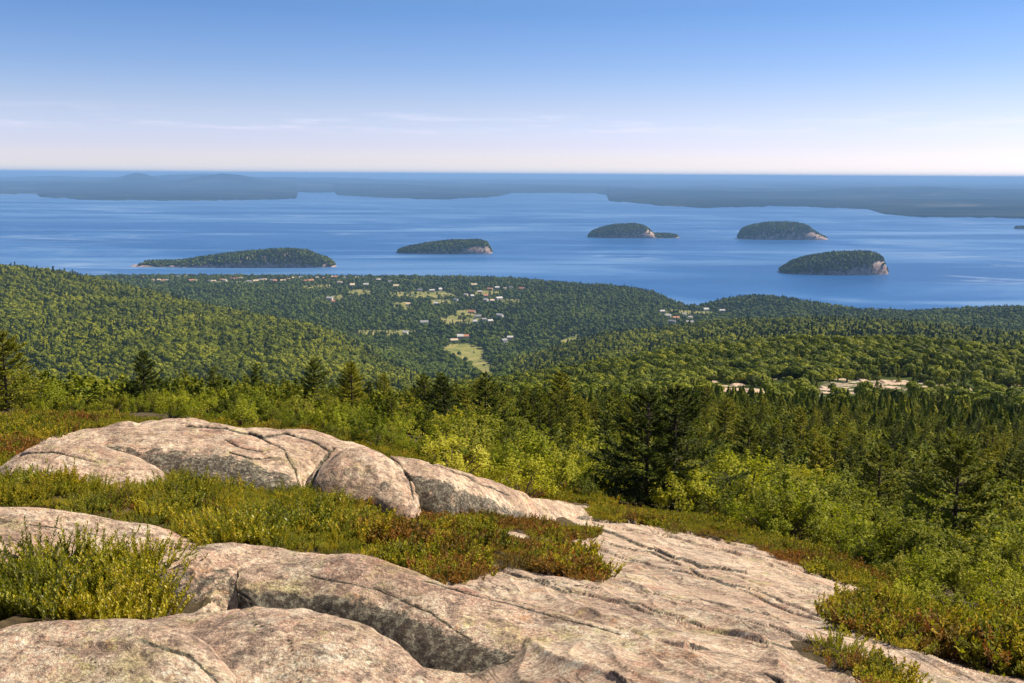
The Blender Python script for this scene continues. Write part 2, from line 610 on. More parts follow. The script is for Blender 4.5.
def make_slope_mat():
    m, nt, b, out = mat("forest_floor_and_meadow")
    geo = N(nt, 'ShaderNodeNewGeometry')
    P = geo.outputs['Position']
    c = ramp(nt, noise(nt, P, 0.06, 8, 0.7), [(0.3, (0.022, 0.034, 0.008)), (0.5, (0.045, 0.062, 0.012)), (0.7, (0.08, 0.10, 0.018))])
    fc = ramp(nt, noise(nt, P, 0.02, 7, 0.7), [(0.35, (0.08, 0.11, 0.03)), (0.5, (0.20, 0.20, 0.06)), (0.65, (0.32, 0.27, 0.11))])
    f = ramp(nt, math_node(nt, 'ADD', attr(nt, 'field'), math_node(nt, 'MULTIPLY', math_node(nt, 'SUBTRACT', noise(nt, P, 0.05, 5), 0.5), 0.8)), [(0.4, 0.0), (0.6, 1.0)])
    col = mixc(nt, f, c, fc)
    rk = ramp(nt, math_node(nt, 'ADD', math_node(nt, 'MULTIPLY', attr(nt, 'rock'), 0.42), math_node(nt, 'MULTIPLY', math_node(nt, 'SUBTRACT', noise(nt, P, 0.12, 7, 0.7), 0.5), 2.6)), [(0.5, 0.0), (0.58, 1.0)])
    rc = ramp(nt, noise(nt, P, 0.5, 7, 0.7), [(0.35, (0.26, 0.20, 0.16)), (0.6, (0.50, 0.41, 0.34))])
    col = mixc(nt, rk, col, rc)
    nt.links.new(col, b.inputs['Base Color'])
    b.inputs['Roughness'].default_value = 0.95
    b.inputs['Specular IOR Level'].default_value = 0.05
    return m


def make_leaf(name, stops, trans=0.3, own=0.55, patch=0.0, pscale=0.01, spec=0.12, rough=0.65, clump=3.0):
    """stops: colours from dark to light; picked by each plant's own random number and by a patch noise"""
    m, nt, b, out = mat(name)
    oi = N(nt, 'ShaderNodeObjectInfo')
    geo = N(nt, 'ShaderNodeNewGeometry')
    v = math_node(nt, 'MULTIPLY', oi.outputs['Random'], own)
    v = math_node(nt, 'ADD', v, math_node(nt, 'MULTIPLY', geo.outputs['Random Per Island'], 1 - own))
    if patch:
        pn = noise(nt, oi.outputs['Location'], pscale, 4, 0.6)
        v = math_node(nt, 'ADD', v, math_node(nt, 'MULTIPLY', math_node(nt, 'SUBTRACT', pn, 0.5), patch))
    k = len(stops)
    col = ramp(nt, v, [(0.08 + 0.84 * i / (k - 1), c) for i, c in enumerate(stops)])
    nt.links.new(col, b.inputs['Base Color'])
    b.inputs['Roughness'].default_value = rough
    b.inputs['Specular IOR Level'].default_value = spec
    tr = N(nt, 'ShaderNodeBsdfTranslucent')
    tcol = mixc(nt, 1.0, col, (1.15, 1.25, 0.55), 'MULTIPLY')
    nt.links.new(tcol, tr.inputs[0])
    mx = N(nt, 'ShaderNodeMixShader')
    mx.inputs[0].default_value = trans
    nt.links.new(b.outputs[0], mx.inputs[1]); nt.links.new(tr.outputs[0], mx.inputs[2])
    nt.links.new(mx.outputs[0], out.inputs[0])
    return m


def make_plain(name, stops, scale=1.0, rough=0.8, spec=0.2, bump=0.0, coord='Position'):
    m, nt, b, out = mat(name)
    geo = N(nt, 'ShaderNodeNewGeometry')
    P = geo.outputs['Position']
    nz = noise(nt, P, scale, 5, 0.65)
    k = len(stops)
    nt.links.new(ramp(nt, nz, [(0.3 + 0.4 * i / (k - 1), c) for i, c in enumerate(stops)]), b.inputs['Base Color'])
    b.inputs['Roughness'].default_value = rough
    b.inputs['Specular IOR Level'].default_value = spec
    if bump:
        bp = N(nt, 'ShaderNodeBump')
        bp.inputs['Distance'].default_value = bump
        nt.links.new(nz, bp.inputs['Height']); nt.links.new(bp.outputs[0], b.inputs['Normal'])
    return m


M_GRANITE = make_granite("lichened_granite")
M_LEDGE = make_ledge_mat()
M_SLOPE = make_slope_mat()
M_BARK = make_plain("spruce_bark", [(0.045, 0.032, 0.025), (0.10, 0.075, 0.06)], 25)
M_TWIG = make_plain("grey_brown_twig", [(0.07, 0.045, 0.03), (0.16, 0.12, 0.09)], 30)
M_SPRUCE = make_leaf("spruce_needles", [(0.036, 0.0505, 0.0077), (0.1013, 0.1218, 0.011), (0.2206, 0.2228, 0.0154), (0.4247, 0.3564, 0.0242)], 0.32)
M_SPRUCE_D = make_leaf("dark_spruce_needles", [(0.032, 0.046, 0.0079), (0.072, 0.0938, 0.0106), (0.16, 0.1715, 0.0145), (0.38, 0.3272, 0.0238)], 0.25)
M_BUSH = make_leaf("broadleaf_bush_leaves", [(0.0813, 0.1035, 0.011), (0.1812, 0.2127, 0.0143), (0.3125, 0.3277, 0.0198), (0.525, 0.437, 0.055)], 0.38)
M_BUSH_OL = make_leaf("olive_bush_leaves", [(0.065, 0.0792, 0.011), (0.143, 0.162, 0.0143), (0.234, 0.24, 0.0198), (0.364, 0.312, 0.044)], 0.35)
M_LAUREL = make_leaf("laurel_leaves", [(0.0759, 0.0918, 0.0072), (0.2024, 0.216, 0.0108), (0.3542, 0.3348, 0.0144), (0.5566, 0.4104, 0.0225)], 0.35, spec=0.3, rough=0.45)
M_HEATH = make_leaf("heath_leaves", [(0.0715, 0.081, 0.008), (0.1815, 0.189, 0.012), (0.33, 0.2916, 0.016), (0.462, 0.3024, 0.025)], 0.3)
M_HEATH_R = make_leaf("rusty_heath_leaves", [(0.075, 0.06, 0.012), (0.17, 0.115, 0.018), (0.27, 0.14, 0.025), (0.32, 0.10, 0.025)], 0.25)
M_FAR = make_leaf("distant_forest_leaves", [(0.0701, 0.0873, 0.0063), (0.1324, 0.1594, 0.0084), (0.2044, 0.2314, 0.0105), (0.331, 0.3187, 0.0158)], 0.15, own=0.5, patch=1.3, pscale=0.006)
M_FAR2 = make_leaf("valley_forest_leaves", [(0.0454, 0.0718, 0.0095), (0.0827, 0.1219, 0.0123), (0.1334, 0.1796, 0.0152), (0.2134, 0.2438, 0.0209)], 0.15, own=0.5, patch=1.2, pscale=0.006)  # bluer and darker than the hillside leaves: haze and depth put into the colour
M_FARS = make_leaf("distant_conifer_needles", [(0.03, 0.045, 0.0077), (0.0475, 0.0675, 0.0099), (0.0725, 0.095, 0.0132), (0.1063, 0.125, 0.0176)], 0.1, own=0.75, patch=0.5, pscale=0.004)
M_SHELF = make_leaf("shelf_forest_leaves", [(0.046, 0.0601, 0.007), (0.0968, 0.1225, 0.01), (0.1755, 0.2019, 0.014), (0.2904, 0.2884, 0.022)], 0.25, own=0.6, patch=0.9, pscale=0.03)
M_ISROCK = make_plain("pink_shore_rock", [(0.13, 0.09, 0.075), (0.32, 0.22, 0.18), (0.50, 0.39, 0.32)], 0.05, bump=3.0)

# ------------------------------------------------------------------ sea
m, nt, b, out = mat("sea_water")
geo = N(nt, 'ShaderNodeNewGeometry')
P = geo.outputs['Position']
st = noise(nt, mapping(nt, P, (0.35, 1.0, 1.0), (0, 0, 0.12)), 0.0011, 7, 0.62, 1.2)
st2 = noise(nt, mapping(nt, P, (0.22, 1.0, 1.0), (0, 0, -0.2)), 0.0004, 6, 0.6, 2.0)
sea_c = ramp(nt, st, [(0.38, (0.014, 0.082, 0.255)), (0.50, (0.022, 0.102, 0.295)), (0.56, (0.045, 0.14, 0.35)), (0.66, (0.12, 0.23, 0.42))])  # pale streaks mixed into the water colour
sl = ramp(nt, st2, [(0.50, 0.0), (0.64, 1.0)])
sea_c = mixc(nt, math_node(nt, 'MULTIPLY', sl, 0.5), sea_c, (0.17, 0.31, 0.52))
nt.links.new(sea_c, b.inputs['Base Color'])
wk = noise(nt, mapping(nt, mapping(nt, P, rot=(0, 0, 0.18)), (0.22, 1.0, 1.0)), 0.0013, 5, 0.6, 1.5)
wl = ramp(nt, math_node(nt, 'ABSOLUTE', math_node(nt, 'SUBTRACT', wk, 0.5)), [(0.0, 1.0), (0.020, 0.0)])
wg = ramp(nt, noise(nt, mapping(nt, P, loc=(9, 5, 0)), 0.0005, 3), [(0.52, 0.0), (0.60, 1.0)])
nt.links.new(mixc(nt, math_node(nt, 'MULTIPLY', math_node(nt, 'MULTIPLY', wl, wg), 0.5), sea_c, (0.35, 0.45, 0.60)), b.inputs['Base Color'])
b.inputs['Roughness'].default_value = 0.35
b.inputs['IOR'].default_value = 1.33
b.inputs['Specular IOR Level'].default_value = 0.25
bp = N(nt, 'ShaderNodeBump')
bp.inputs['Distance'].default_value = 2.0
bp.inputs['Strength'].default_value = 0.6
nt.links.new(noise(nt, mapping(nt, P, (0.5, 1, 1)), 0.03, 6, 0.7), bp.inputs['Height'])
nt.links.new(bp.outputs[0], b.inputs['Normal'])
M_SEA = m
ang = np.linspace(0, 2 * math.pi, 721)[:-1]
rad = np.array([0.001, 2000, 4000, 8000, 16000, 32000, 70000, 150000.])
vv = np.stack([np.outer(rad, np.sin(ang)), np.outer(rad, np.cos(ang)), np.zeros((8, 720))], -1).reshape(-1, 3)
ff = []
i = np.arange(720); j = (i + 1) % 720
for r in range(7):
    ff.append(np.stack([r * 720 + i, r * 720 + j, (r + 1) * 720 + j, (r + 1) * 720 + i], 1)[:, ::-1])
sea = link("sea", new_mesh("sea", vv, np.concatenate(ff), M_SEA, False))
tag(sea, "calm blue bay water with pale streaks around the islands", kind='structure')

# ------------------------------------------------------------------ granite ledge (near ground)
HEATH = {
    'tall': [(-60, 470), (0, 470), (60, 474), (130, 474), (200, 484), (300, 498), (345, 508), (365, 530), (362, 550), (335, 558), (215, 548), (150, 535), (70, 514), (0, 507), (-60, 507)],
    'mid': [(330, 508), (420, 500), (470, 503), (560, 515), (600, 537), (560, 541), (470, 523), (500, 535), (560, 552), (608, 576), (590, 581), (530, 572), (470, 560), (478, 578), (455, 584), (400, 566), (345, 556)],
    'edge': [(600, 508), (660, 512), (720, 522), (830, 556), (912, 592), (900, 602), (820, 574), (750, 545), (700, 536), (640, 524), (590, 520)],
    'right': [(832, 612), (858, 608), (900, 618), (1100, 620), (1100, 700), (1024, 678), (960, 660), (900, 648), (858, 634)],
    'small': [(788, 640), (830, 645), (870, 660), (908, 684), (880, 690), (850, 676), (800, 655)],
    'hollow': [(-700, 545), (-30, 560), (-30, 640), (-700, 700)],
    'back': [(150, 416), (300, 438), (400, 460), (480, 478), (545, 501), (606, 507), (610, 498), (545, 488), (480, 462), (400, 444), (300, 424), (150, 404)],
    'upper': [(-80, 408), (0, 408), (150, 410), (215, 414), (215, 423), (100, 428), (50, 436), (20, 455), (0, 466), (-80, 466)],
}
EDGE = [(-900, 415), (0, 415), (150, 418), (300, 440), (400, 462), (480, 480), (545, 503), (600, 507), (640, 509), (700, 522), (760, 540), (820, 557), (870, 578), (915, 603), (960, 612), (1024, 616), (1900, 640)]
ex, ey = np.array(EDGE, float).T


def soil_mask(px, py):
    s = np.zeros(px.shape)
    for k, p in HEATH.items():
        s = np.maximum(s, in_poly(px, py, p) * 1.0)
    # hollow under the left shrubs
    s = np.maximum(s, in_poly(px, py, [(-400, 545), (30, 560), (130, 545), (200, 560), (215, 600), (150, 640), (0, 640), (-400, 660)]) * 1.0)
    s = np.maximum(s, (py < np.interp(px, ex, ey)) * 1.0)
    return s


nc, nr = 1250, 900
us = np.concatenate([np.linspace(-3.2, -0.66, 90, endpoint=False), np.linspace(-0.66, 0.66, nc - 180), np.linspace(0.66, 3.2, 91)[1:]])
ys = np.concatenate([np.linspace(0.2, 1.15, 12), np.exp(np.linspace(math.log(1.2), math.log(46), nr - 12))])
UU, YY = np.meshgrid(us, ys)
XX = UU * YY
ZZ = gz(XX, YY)
pxg, pyg = proj(XX, YY, ZZ)
sm = soil_mask(pxg, pyg)
for _ in range(2):
    sm[1:-1, 1:-1] = (sm[1:-1, 1:-1] * 2 + sm[:-2, 1:-1] + sm[2:, 1:-1] + sm[1:-1, :-2] + sm[1:-1, 2:]) / 6
ck = crack_depth(pxg, pyg, YY)
dark = np.clip(ck / np.clip(YY / 7, .5, 3.0) * 45, 0, 0.95)
me = new_mesh("granite_ledge", np.stack([XX, YY, ZZ], -1), grid_faces(nr, nc), M_LEDGE, True,
              {'soil': sm.ravel(), 'dark': dark.ravel()})
ledge = link("granite_ledge", me)
tag(ledge, "broad pinkish granite summit slab with long cracks and lichen", kind='structure')

# ------------------------------------------------------------------ mountain slopes (far ground)
FIELDS = [
    [(300, 286), (330, 284), (332, 289), (305, 290)], [(500, 300), (520, 299), (522, 303), (503, 304)],
    
    [(330, 296), (342, 294), (344, 300), (332, 301)],  # meadows and open ground in the valley and around the village
    [(441, 345), (470, 343), (486, 350), (482, 357), (496, 366), (499, 378), (484, 376), (462, 360), (444, 352)],
    [(215, 281), (262, 281), (262, 284), (215, 284)],
    [(345, 290), (372, 289), (372, 296), (350, 296)],
    [(390, 292), (445, 291), (460, 297), (420, 299), (388, 297)],
    [(470, 290), (500, 291), (500, 296), (472, 295)],
    [(392, 302), (412, 302), (408, 311), (392, 308)],
    [(438, 318), (460, 314), (482, 318), (470, 324), (446, 326)],
    [(355, 330), (420, 330), (410, 335), (358, 336)],
    [(455, 311), (470, 309), (476, 315), (460, 318)],
    [(664, 309), (700, 311), (722, 312), (700, 315), (668, 314)],
    [(560, 341), (578, 334), (584, 337), (566, 345)],
    [(985, 336), (1024, 342), (1024, 347), (990, 342)],
    [(430, 300), (450, 299), (452, 304), (434, 305)],
]
ROCKY = [[(715, 396), (770, 388), (800, 381), (900, 379), (945, 383), (940, 389), (900, 391), (830, 396), (780, 399), (720, 401)], [(975, 385), (1030, 387), (1030, 393), (980, 391)]]


def open_mask(px, py, Y):
    f = np.zeros(px.shape)
    for p in FIELDS:
        f = np.maximum(f, in_poly(px, py, p) * 1.0)
    return f * (Y > 1500)


def rock_mask(px, py, Y):
    f = np.zeros(px.shape)
    for p in ROCKY:
        f = np.maximum(f, in_poly(px, py, p) * 1.0)
    return f * (Y > 150) * (Y < 800)


nc2, nr2 = 560, 700
us2 = np.concatenate([np.linspace(-2.4, -0.7, 40, endpoint=False), np.linspace(-0.7, 0.7, nc2 - 80), np.linspace(0.7, 2.4, 41)[1:]])
TOPY = 4800
ys2 = np.concatenate([np.exp(np.linspace(math.log(44.5), math.log(1000), 250, endpoint=False)), np.linspace(1000, TOPY, nr2 - 250)])
UU2, YY2 = np.meshgrid(us2, ys2)
XX2 = UU2 * YY2
ZZ2 = gz(XX2, YY2, False)
ZZ2 = np.maximum(ZZ2, -7)
ZZ2[0] -= 0.25
px2, py2 = proj(XX2, YY2, ZZ2)
fm = open_mask(px2, py2, YY2)
rm = rock_mask(px2, py2, YY2)
for q in (fm, rm):
    q[1:-1, 1:-1] = (q[1:-1, 1:-1] * 2 + q[:-2, 1:-1] + q[2:, 1:-1] + q[1:-1, :-2] + q[1:-1, 2:]) / 6
me = new_mesh("mountain_slope", np.stack([XX2, YY2, ZZ2], -1), grid_faces(nr2, nc2), M_SLOPE, True,
              {'field': fm.ravel(), 'rock': rm.ravel()})
slope = link("mountain_slope", me)
tag(slope, "wooded mountain slopes and valley running down to the village shore", kind='structure')

# ------------------------------------------------------------------ far mainland
m, nt, b, out = mat("far_woods")
geo = N(nt, 'ShaderNodeNewGeometry')
P = geo.outputs['Position']
c = ramp(nt, noise(nt, mapping(nt, P, (0.4, 1, 1)), 0.0009, 9, 0.7), [(0.40, (0.003, 0.006, 0.006)), (0.5, (0.010, 0.016, 0.012)), (0.58, (0.026, 0.034, 0.022)), (0.66, (0.12, 0.11, 0.08))])
nt.links.new(c, b.inputs['Base Color'])
b.inputs['Roughness'].default_value = 1.0
b.inputs['Specular IOR Level'].default_value = 0.0
M_FARLAND = m
SHORE = [(-400, 196), (0, 194), (36, 193.8), (40, 196.6), (57, 198), (90, 200), (200, 200.5), (284, 199.5), (294, 198.8), (297, 192.4), (334, 192.4), (338, 195.6), (352, 196.2), (380, 197.5),
         (440, 199.5), (498, 196.5), (512, 193), (590, 193), (604, 194.5), (607, 200.5), (650, 205), (700, 208), (780, 206), (866, 209), (884, 214), (915, 217), (1030, 218.5), (1500, 222)]
TOPS = [(-400, 172), (0, 173.2), (70, 172.6), (110, 171.4), (137, 170.0), (160, 171.8), (185, 171.0), (222, 169.9), (262, 171.2), (340, 173.0), (430, 174.5), (520, 175.4), (640, 176.4), (760, 177.3), (860, 178.2), (1024, 179.4), (1500, 182)]
sx, sy = np.array(SHORE, float).T
tx, ty = np.array(TOPS, float).T
nc3, nr3 = 1100, 260
ppx = np.linspace(-380, 1400, nc3)
uu = (ppx - 512) / 1024
ysh = EYE / py2t(-ROLL * (ppx - 512) + np.interp(ppx + 3 * vnoise(ppx / 5, 0.5), sx, sy) + 1.3 * fbm(ppx / 11, 1.5, 0, 5, 0.6))
fr = np.concatenate([np.linspace(-0.004, 0.10, 110), 0.10 + 0.90 * np.linspace(0, 1, 231)[1:] ** 1.15])
YE = 140000.0
Y3 = ysh[None, :] * (YE / ysh[None, :]) ** fr[:, None]
X3 = uu[None, :] * Y3 * (CT + (EYE / Y3) * ST)
sh_ = Y3 - ysh[None, :]
z3 = 14 * np.clip(sh_ / 120, -1, 1)
z3 = z3 + sstep(0, 2500, sh_) * (12 + 22 * fbm(X3 / 900, Y3 / 1300, 3.0, 5))
z3 = z3 + sstep(1500, 12000, sh_) * (45 + 110 * fbm(X3 / 4200, Y3 / 4200, 5.0, 5))
for hp, hw, hh_, hy, hd in ((137, 20, 330, 36000, 3500), (222, 36, 360, 34000, 4000), (190, 90, 330, 42000, 6000), (50, 60, 190, 50000, 8000), (330, 90, 170, 48000, 8000),
                            (500, 120, 70, 60000, 8000), (700, 150, 60, 66000, 9000), (560, 60, 60, 34000, 4000), (900, 80, 60, 30000, 4000), (110, 90, 70, 32000, 5000)):
    z3 = z3 + hh_ * np.exp(-((ppx[None, :] - hp) / hw) ** 2 - ((Y3 - hy) / hd) ** 2) * (0.85 + 0.3 * fbm(X3 / 2500, Y3 / 2500, 7.0, 3))
z3 = np.minimum(z3, 505)
z3 = np.where(sh_ < 0, -5, z3)
far = link("far_mainland_hills", new_mesh("far_mainland_hills", np.stack([X3, Y3, z3], -1), grid_faces(*Y3.shape), M_FARLAND, True))
tag(far, "low blue wooded mainland with faint hills along the horizon", kind='structure')


# ------------------------------------------------------------------ lofted rocks and islands
def loft(sil, df, db, n=260, mrows=150, p=2.4, q=2.0, taper=2.6, skew=0.0, sink=0.15, base=None, amp=0.05, freq=1.2, seed=0, amp2=0.0):
    """sil: (px, py, Y) along the crest. Returns verts (n*m), grid shape, s, t"""
    sil = np.array(sil, float)
    pts = np.array([unproj(a, b_, c_) for a, b_, c_ in sil])
    d = np.concatenate([[0], np.cumsum(np.hypot(*np.diff(pts[:, :2], axis=0).T))])
    d /= d[-1]
    s = 0.5 - 0.5 * np.cos(np.linspace(0, math.pi, n))
    R = pchip(d, pts, s)
    t = np.linspace(-1, 1, mrows)
    t = np.sign(t) * np.abs(t) ** 0.9
    S, T = np.meshgrid(s, t, indexing='ij')
    tp = (1 - np.abs(2 * S - 1) ** taper) ** 0.5
    dfv = (pchip(np.linspace(0, 1, len(df)), np.array(df, float), s)[:, None] if isinstance(df, (list, tuple)) else df)
    off = np.where(T < 0, T * dfv, T * db) * (0.12 + 0.88 * tp)
    Xv = R[:, 0][:, None] + off * skew
    Yv = R[:, 1][:, None] + off
    zb = (base_z(Xv, Yv) if base is None else np.full_like(Xv, base)) - sink
    zt = np.maximum(R[:, 2][:, None], zb + 0.01)
    prof = (1 - np.abs(T) ** p) ** (1 / q)
    Zv = zb + (zt - zb) * prof
    for _ in range(4):      # lower the crest until its outline stands where the crest line was given
        gx, gy = proj(Xv, Yv, Zv)
        want = H / 2 - F * ((R[:, 1] * ST + (R[:, 2] - EYE) * CT) / (R[:, 1] * CT - (R[:, 2] - EYE) * ST)) + ROLL * (F * R[:, 0] / (R[:, 1] * CT - (R[:, 2] - EYE) * ST))
        e_ = (want - gy.min(1)) / F * R[:, 1]
        zt = np.maximum(zt - e_[:, None], zb + 0.01)
        Zv = zb + (zt - zb) * prof
    Zv = zb + (zt - zb) * prof * np.sqrt(np.clip(np.minimum(S, 1 - S) / 0.05, 0, 1))
    V = np.stack([Xv, Yv, Zv], -1)
    du = np.gradient(V, axis=0); dv = np.gradient(V, axis=1)
    nn = np.cross(du, dv)
    nn /= np.linalg.norm(nn, axis=-1, keepdims=True) + 1e-9
    if nn[n // 2, mrows // 2, 2] < 0:
        nn = -nn
    k = freq
    a = fbm(V[..., 0] * k + seed, V[..., 1] * k, V[..., 2] * k, 6, 0.55) * amp
    if amp2:
        a = a - amp2 * np.maximum(0, 1 - np.abs(fbm(V[..., 0] * k * .8 + seed + 9, V[..., 1] * k * .8, V[..., 2] * k * 1.6, 2)) * 9)
    edge = np.clip(prof * 3, 0, 1)
    V = V + nn * (a * edge)[..., None]
    return V, S, T, nn, prof


def rock(name, label, sil, df, db, dark=0.5, **kw):
    V, S, T, nn, prof = loft(sil, df, db, **kw)
    n, m_ = S.shape
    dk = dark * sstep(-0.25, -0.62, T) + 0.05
    qx_, qy_ = proj(V[..., 0], V[..., 1], V[..., 2])
    cd = crack_depth(qx_, qy_, V[..., 1], BCRACKS)
    V = V - nn * cd[..., None]
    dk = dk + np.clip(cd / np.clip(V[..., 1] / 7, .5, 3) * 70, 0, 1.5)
    c = V.reshape(-1, 3)
    org = np.array([c[:, 0].mean(), c[:, 1].mean(), c[:, 2].min()])
    fc = grid_faces(n, m_)
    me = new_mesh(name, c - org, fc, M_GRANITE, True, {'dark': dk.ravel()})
    o = link(name, me, None, org)
    tag(o, label, 'rock', 'rounded granite rocks standing out of the heath')
    return o


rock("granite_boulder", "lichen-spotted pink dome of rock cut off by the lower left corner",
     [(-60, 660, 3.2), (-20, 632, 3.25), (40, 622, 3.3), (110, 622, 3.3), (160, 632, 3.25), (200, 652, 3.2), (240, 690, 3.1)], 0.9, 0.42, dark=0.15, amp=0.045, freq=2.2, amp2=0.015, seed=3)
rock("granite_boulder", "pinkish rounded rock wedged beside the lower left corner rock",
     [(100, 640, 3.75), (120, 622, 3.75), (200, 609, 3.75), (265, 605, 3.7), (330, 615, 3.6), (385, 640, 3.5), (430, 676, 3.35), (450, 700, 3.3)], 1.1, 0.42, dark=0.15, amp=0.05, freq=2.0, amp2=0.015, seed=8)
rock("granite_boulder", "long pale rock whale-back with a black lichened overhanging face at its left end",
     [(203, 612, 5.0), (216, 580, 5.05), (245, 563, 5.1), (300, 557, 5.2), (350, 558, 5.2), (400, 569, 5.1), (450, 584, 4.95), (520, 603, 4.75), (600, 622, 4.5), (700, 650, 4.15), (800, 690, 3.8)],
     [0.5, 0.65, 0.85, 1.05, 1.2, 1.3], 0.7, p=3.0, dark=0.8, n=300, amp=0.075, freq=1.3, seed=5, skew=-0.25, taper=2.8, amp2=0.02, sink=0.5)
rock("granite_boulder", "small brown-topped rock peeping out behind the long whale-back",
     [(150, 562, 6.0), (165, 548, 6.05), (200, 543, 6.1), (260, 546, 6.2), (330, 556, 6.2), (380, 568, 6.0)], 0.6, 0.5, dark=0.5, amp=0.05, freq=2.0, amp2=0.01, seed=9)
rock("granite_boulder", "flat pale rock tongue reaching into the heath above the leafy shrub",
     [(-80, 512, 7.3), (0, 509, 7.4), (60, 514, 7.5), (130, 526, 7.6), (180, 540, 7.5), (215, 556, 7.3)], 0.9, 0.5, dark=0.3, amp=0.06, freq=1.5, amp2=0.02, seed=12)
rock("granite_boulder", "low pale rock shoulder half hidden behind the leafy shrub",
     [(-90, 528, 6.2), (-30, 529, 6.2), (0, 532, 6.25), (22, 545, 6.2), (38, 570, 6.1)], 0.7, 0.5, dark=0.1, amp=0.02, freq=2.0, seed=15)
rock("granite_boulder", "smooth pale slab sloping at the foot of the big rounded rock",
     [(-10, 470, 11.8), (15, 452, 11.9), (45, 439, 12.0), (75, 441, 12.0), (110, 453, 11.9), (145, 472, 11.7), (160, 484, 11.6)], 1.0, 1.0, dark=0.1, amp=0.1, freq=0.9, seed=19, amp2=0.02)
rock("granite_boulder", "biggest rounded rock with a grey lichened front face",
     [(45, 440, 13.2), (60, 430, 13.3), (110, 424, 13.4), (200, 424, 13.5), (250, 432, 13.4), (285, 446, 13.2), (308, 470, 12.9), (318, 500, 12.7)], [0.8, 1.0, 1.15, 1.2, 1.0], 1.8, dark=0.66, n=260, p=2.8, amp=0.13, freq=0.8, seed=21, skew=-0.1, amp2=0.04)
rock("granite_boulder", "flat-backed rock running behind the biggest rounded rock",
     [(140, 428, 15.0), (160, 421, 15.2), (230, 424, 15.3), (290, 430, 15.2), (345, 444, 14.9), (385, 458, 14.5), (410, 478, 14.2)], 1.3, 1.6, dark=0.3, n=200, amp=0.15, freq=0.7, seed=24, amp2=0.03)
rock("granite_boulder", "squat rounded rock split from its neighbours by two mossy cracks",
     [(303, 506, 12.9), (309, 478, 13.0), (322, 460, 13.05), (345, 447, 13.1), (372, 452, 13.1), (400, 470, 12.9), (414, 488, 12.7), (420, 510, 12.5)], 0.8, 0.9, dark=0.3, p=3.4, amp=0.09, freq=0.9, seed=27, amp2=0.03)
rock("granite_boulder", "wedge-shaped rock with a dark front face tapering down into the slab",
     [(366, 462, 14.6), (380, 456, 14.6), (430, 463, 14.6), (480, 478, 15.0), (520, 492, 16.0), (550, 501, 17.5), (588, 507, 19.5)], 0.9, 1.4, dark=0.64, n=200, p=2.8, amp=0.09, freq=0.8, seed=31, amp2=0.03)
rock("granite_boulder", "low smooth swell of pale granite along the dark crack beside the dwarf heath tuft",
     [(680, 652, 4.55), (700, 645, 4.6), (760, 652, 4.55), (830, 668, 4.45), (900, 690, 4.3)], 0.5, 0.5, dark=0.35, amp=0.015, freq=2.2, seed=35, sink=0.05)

# outcrops on the wooded shelf
orr = random.Random(9)
outs = []
for k_ in range(320):
    ox, oy = orr.uniform(705, 1030), orr.uniform(379, 399)
    if abs(oy - (387 + 0.012 * (ox - 850))) < 9 - abs(ox - 870) * 0.03 and len(outs) < 31 and all(abs(ox - a) > 11 or abs(oy - b_) > 4 for a, b_, c_ in outs):
        outs.append((ox, oy, orr.uniform(12, 40) if ox < 960 else orr.uniform(8, 16)))
for i_, (px_, py_, w_) in enumerate(outs):
    hx, hy, hz = ground_hit(px_, py_, 150, 700)
    Yh = float(hy[0])
    sil = [(px_ - w_ / 2, py_ + 1.0, Yh), (px_ - w_ / 4, py_ - 2.2, Yh + 1), (px_, py_ - 2.3, Yh + 2), (px_ + w_ / 4, py_ - 2.0, Yh + 1), (px_ + w_ / 2, py_ + 1.2, Yh)]
    V, S, T, nn, prof = loft(sil, 11, 7, n=60, mrows=30, amp=0.7, freq=0.22, seed=i_, sink=0.3, p=2.2)
    c = V.reshape(-1, 3); org = c.mean(0)
    o = link("rock_outcrop", new_mesh("rock_outcrop", c - org, grid_faces(60, 30), M_GRANITE, True, {'dark': np.full(len(c), .1)}), None, org)
    tag(o, "bare pale granite outcrop among the low trees of the wooded shelf", 'rock', 'bare outcrops on the wooded shelf')

# ------------------------------------------------------------------ plant builders
rng = np.random.default_rng(5)


def soup(C, A, B):
    """diamond leaves: centre, half length vector, half width vector"""
    n = len(C)
    V = np.stack([C - A, C + B - A * 0.1, C + A, C - B - A * 0.1], 1).reshape(-1, 3)
    return V, np.arange(n * 4).reshape(-1, 4)


def soup_quad(C, A, B):
    V = np.stack([C - A - B, C + A - B, C + A + B, C - A + B], 1).reshape(-1, 3)
    return V, np.arange(len(C) * 4).reshape(-1, 4)


def norm(v):
    return v / (np.linalg.norm(v, axis=-1, keepdims=True) + 1e-9)


def tube(pts, rads, k=6):
    pts = np.asarray(pts, float); n = len(pts)
    d = norm(np.gradient(pts, axis=0))
    ref = np.where(np.abs(d[:, 2:3]) > 0.9, np.array([[1., 0, 0]]), np.array([[0, 0, 1.]]))
    a = norm(np.cross(d, ref)); b_ = np.cross(d, a)
    an = np.arange(k) / k * 2 * math.pi
    V = pts[:, None] + np.asarray(rads)[:, None, None] * (a[:, None] * np.cos(an)[None, :, None] + b_[:, None] * np.sin(an)[None, :, None])
    f = []
    for i in range(n - 1):
        for j in range(k):
            f.append((i * k + j, i * k + (j + 1) % k, (i + 1) * k + (j + 1) % k, (i + 1) * k + j))
    return V.reshape(-1, 3), np.array(f)


def join(parts):
    V, Fc, o = [], [], 0
    for v, f in parts:
        V.append(v); Fc.append(f + o); o += len(v)
    return np.concatenate(V), np.concatenate(Fc)


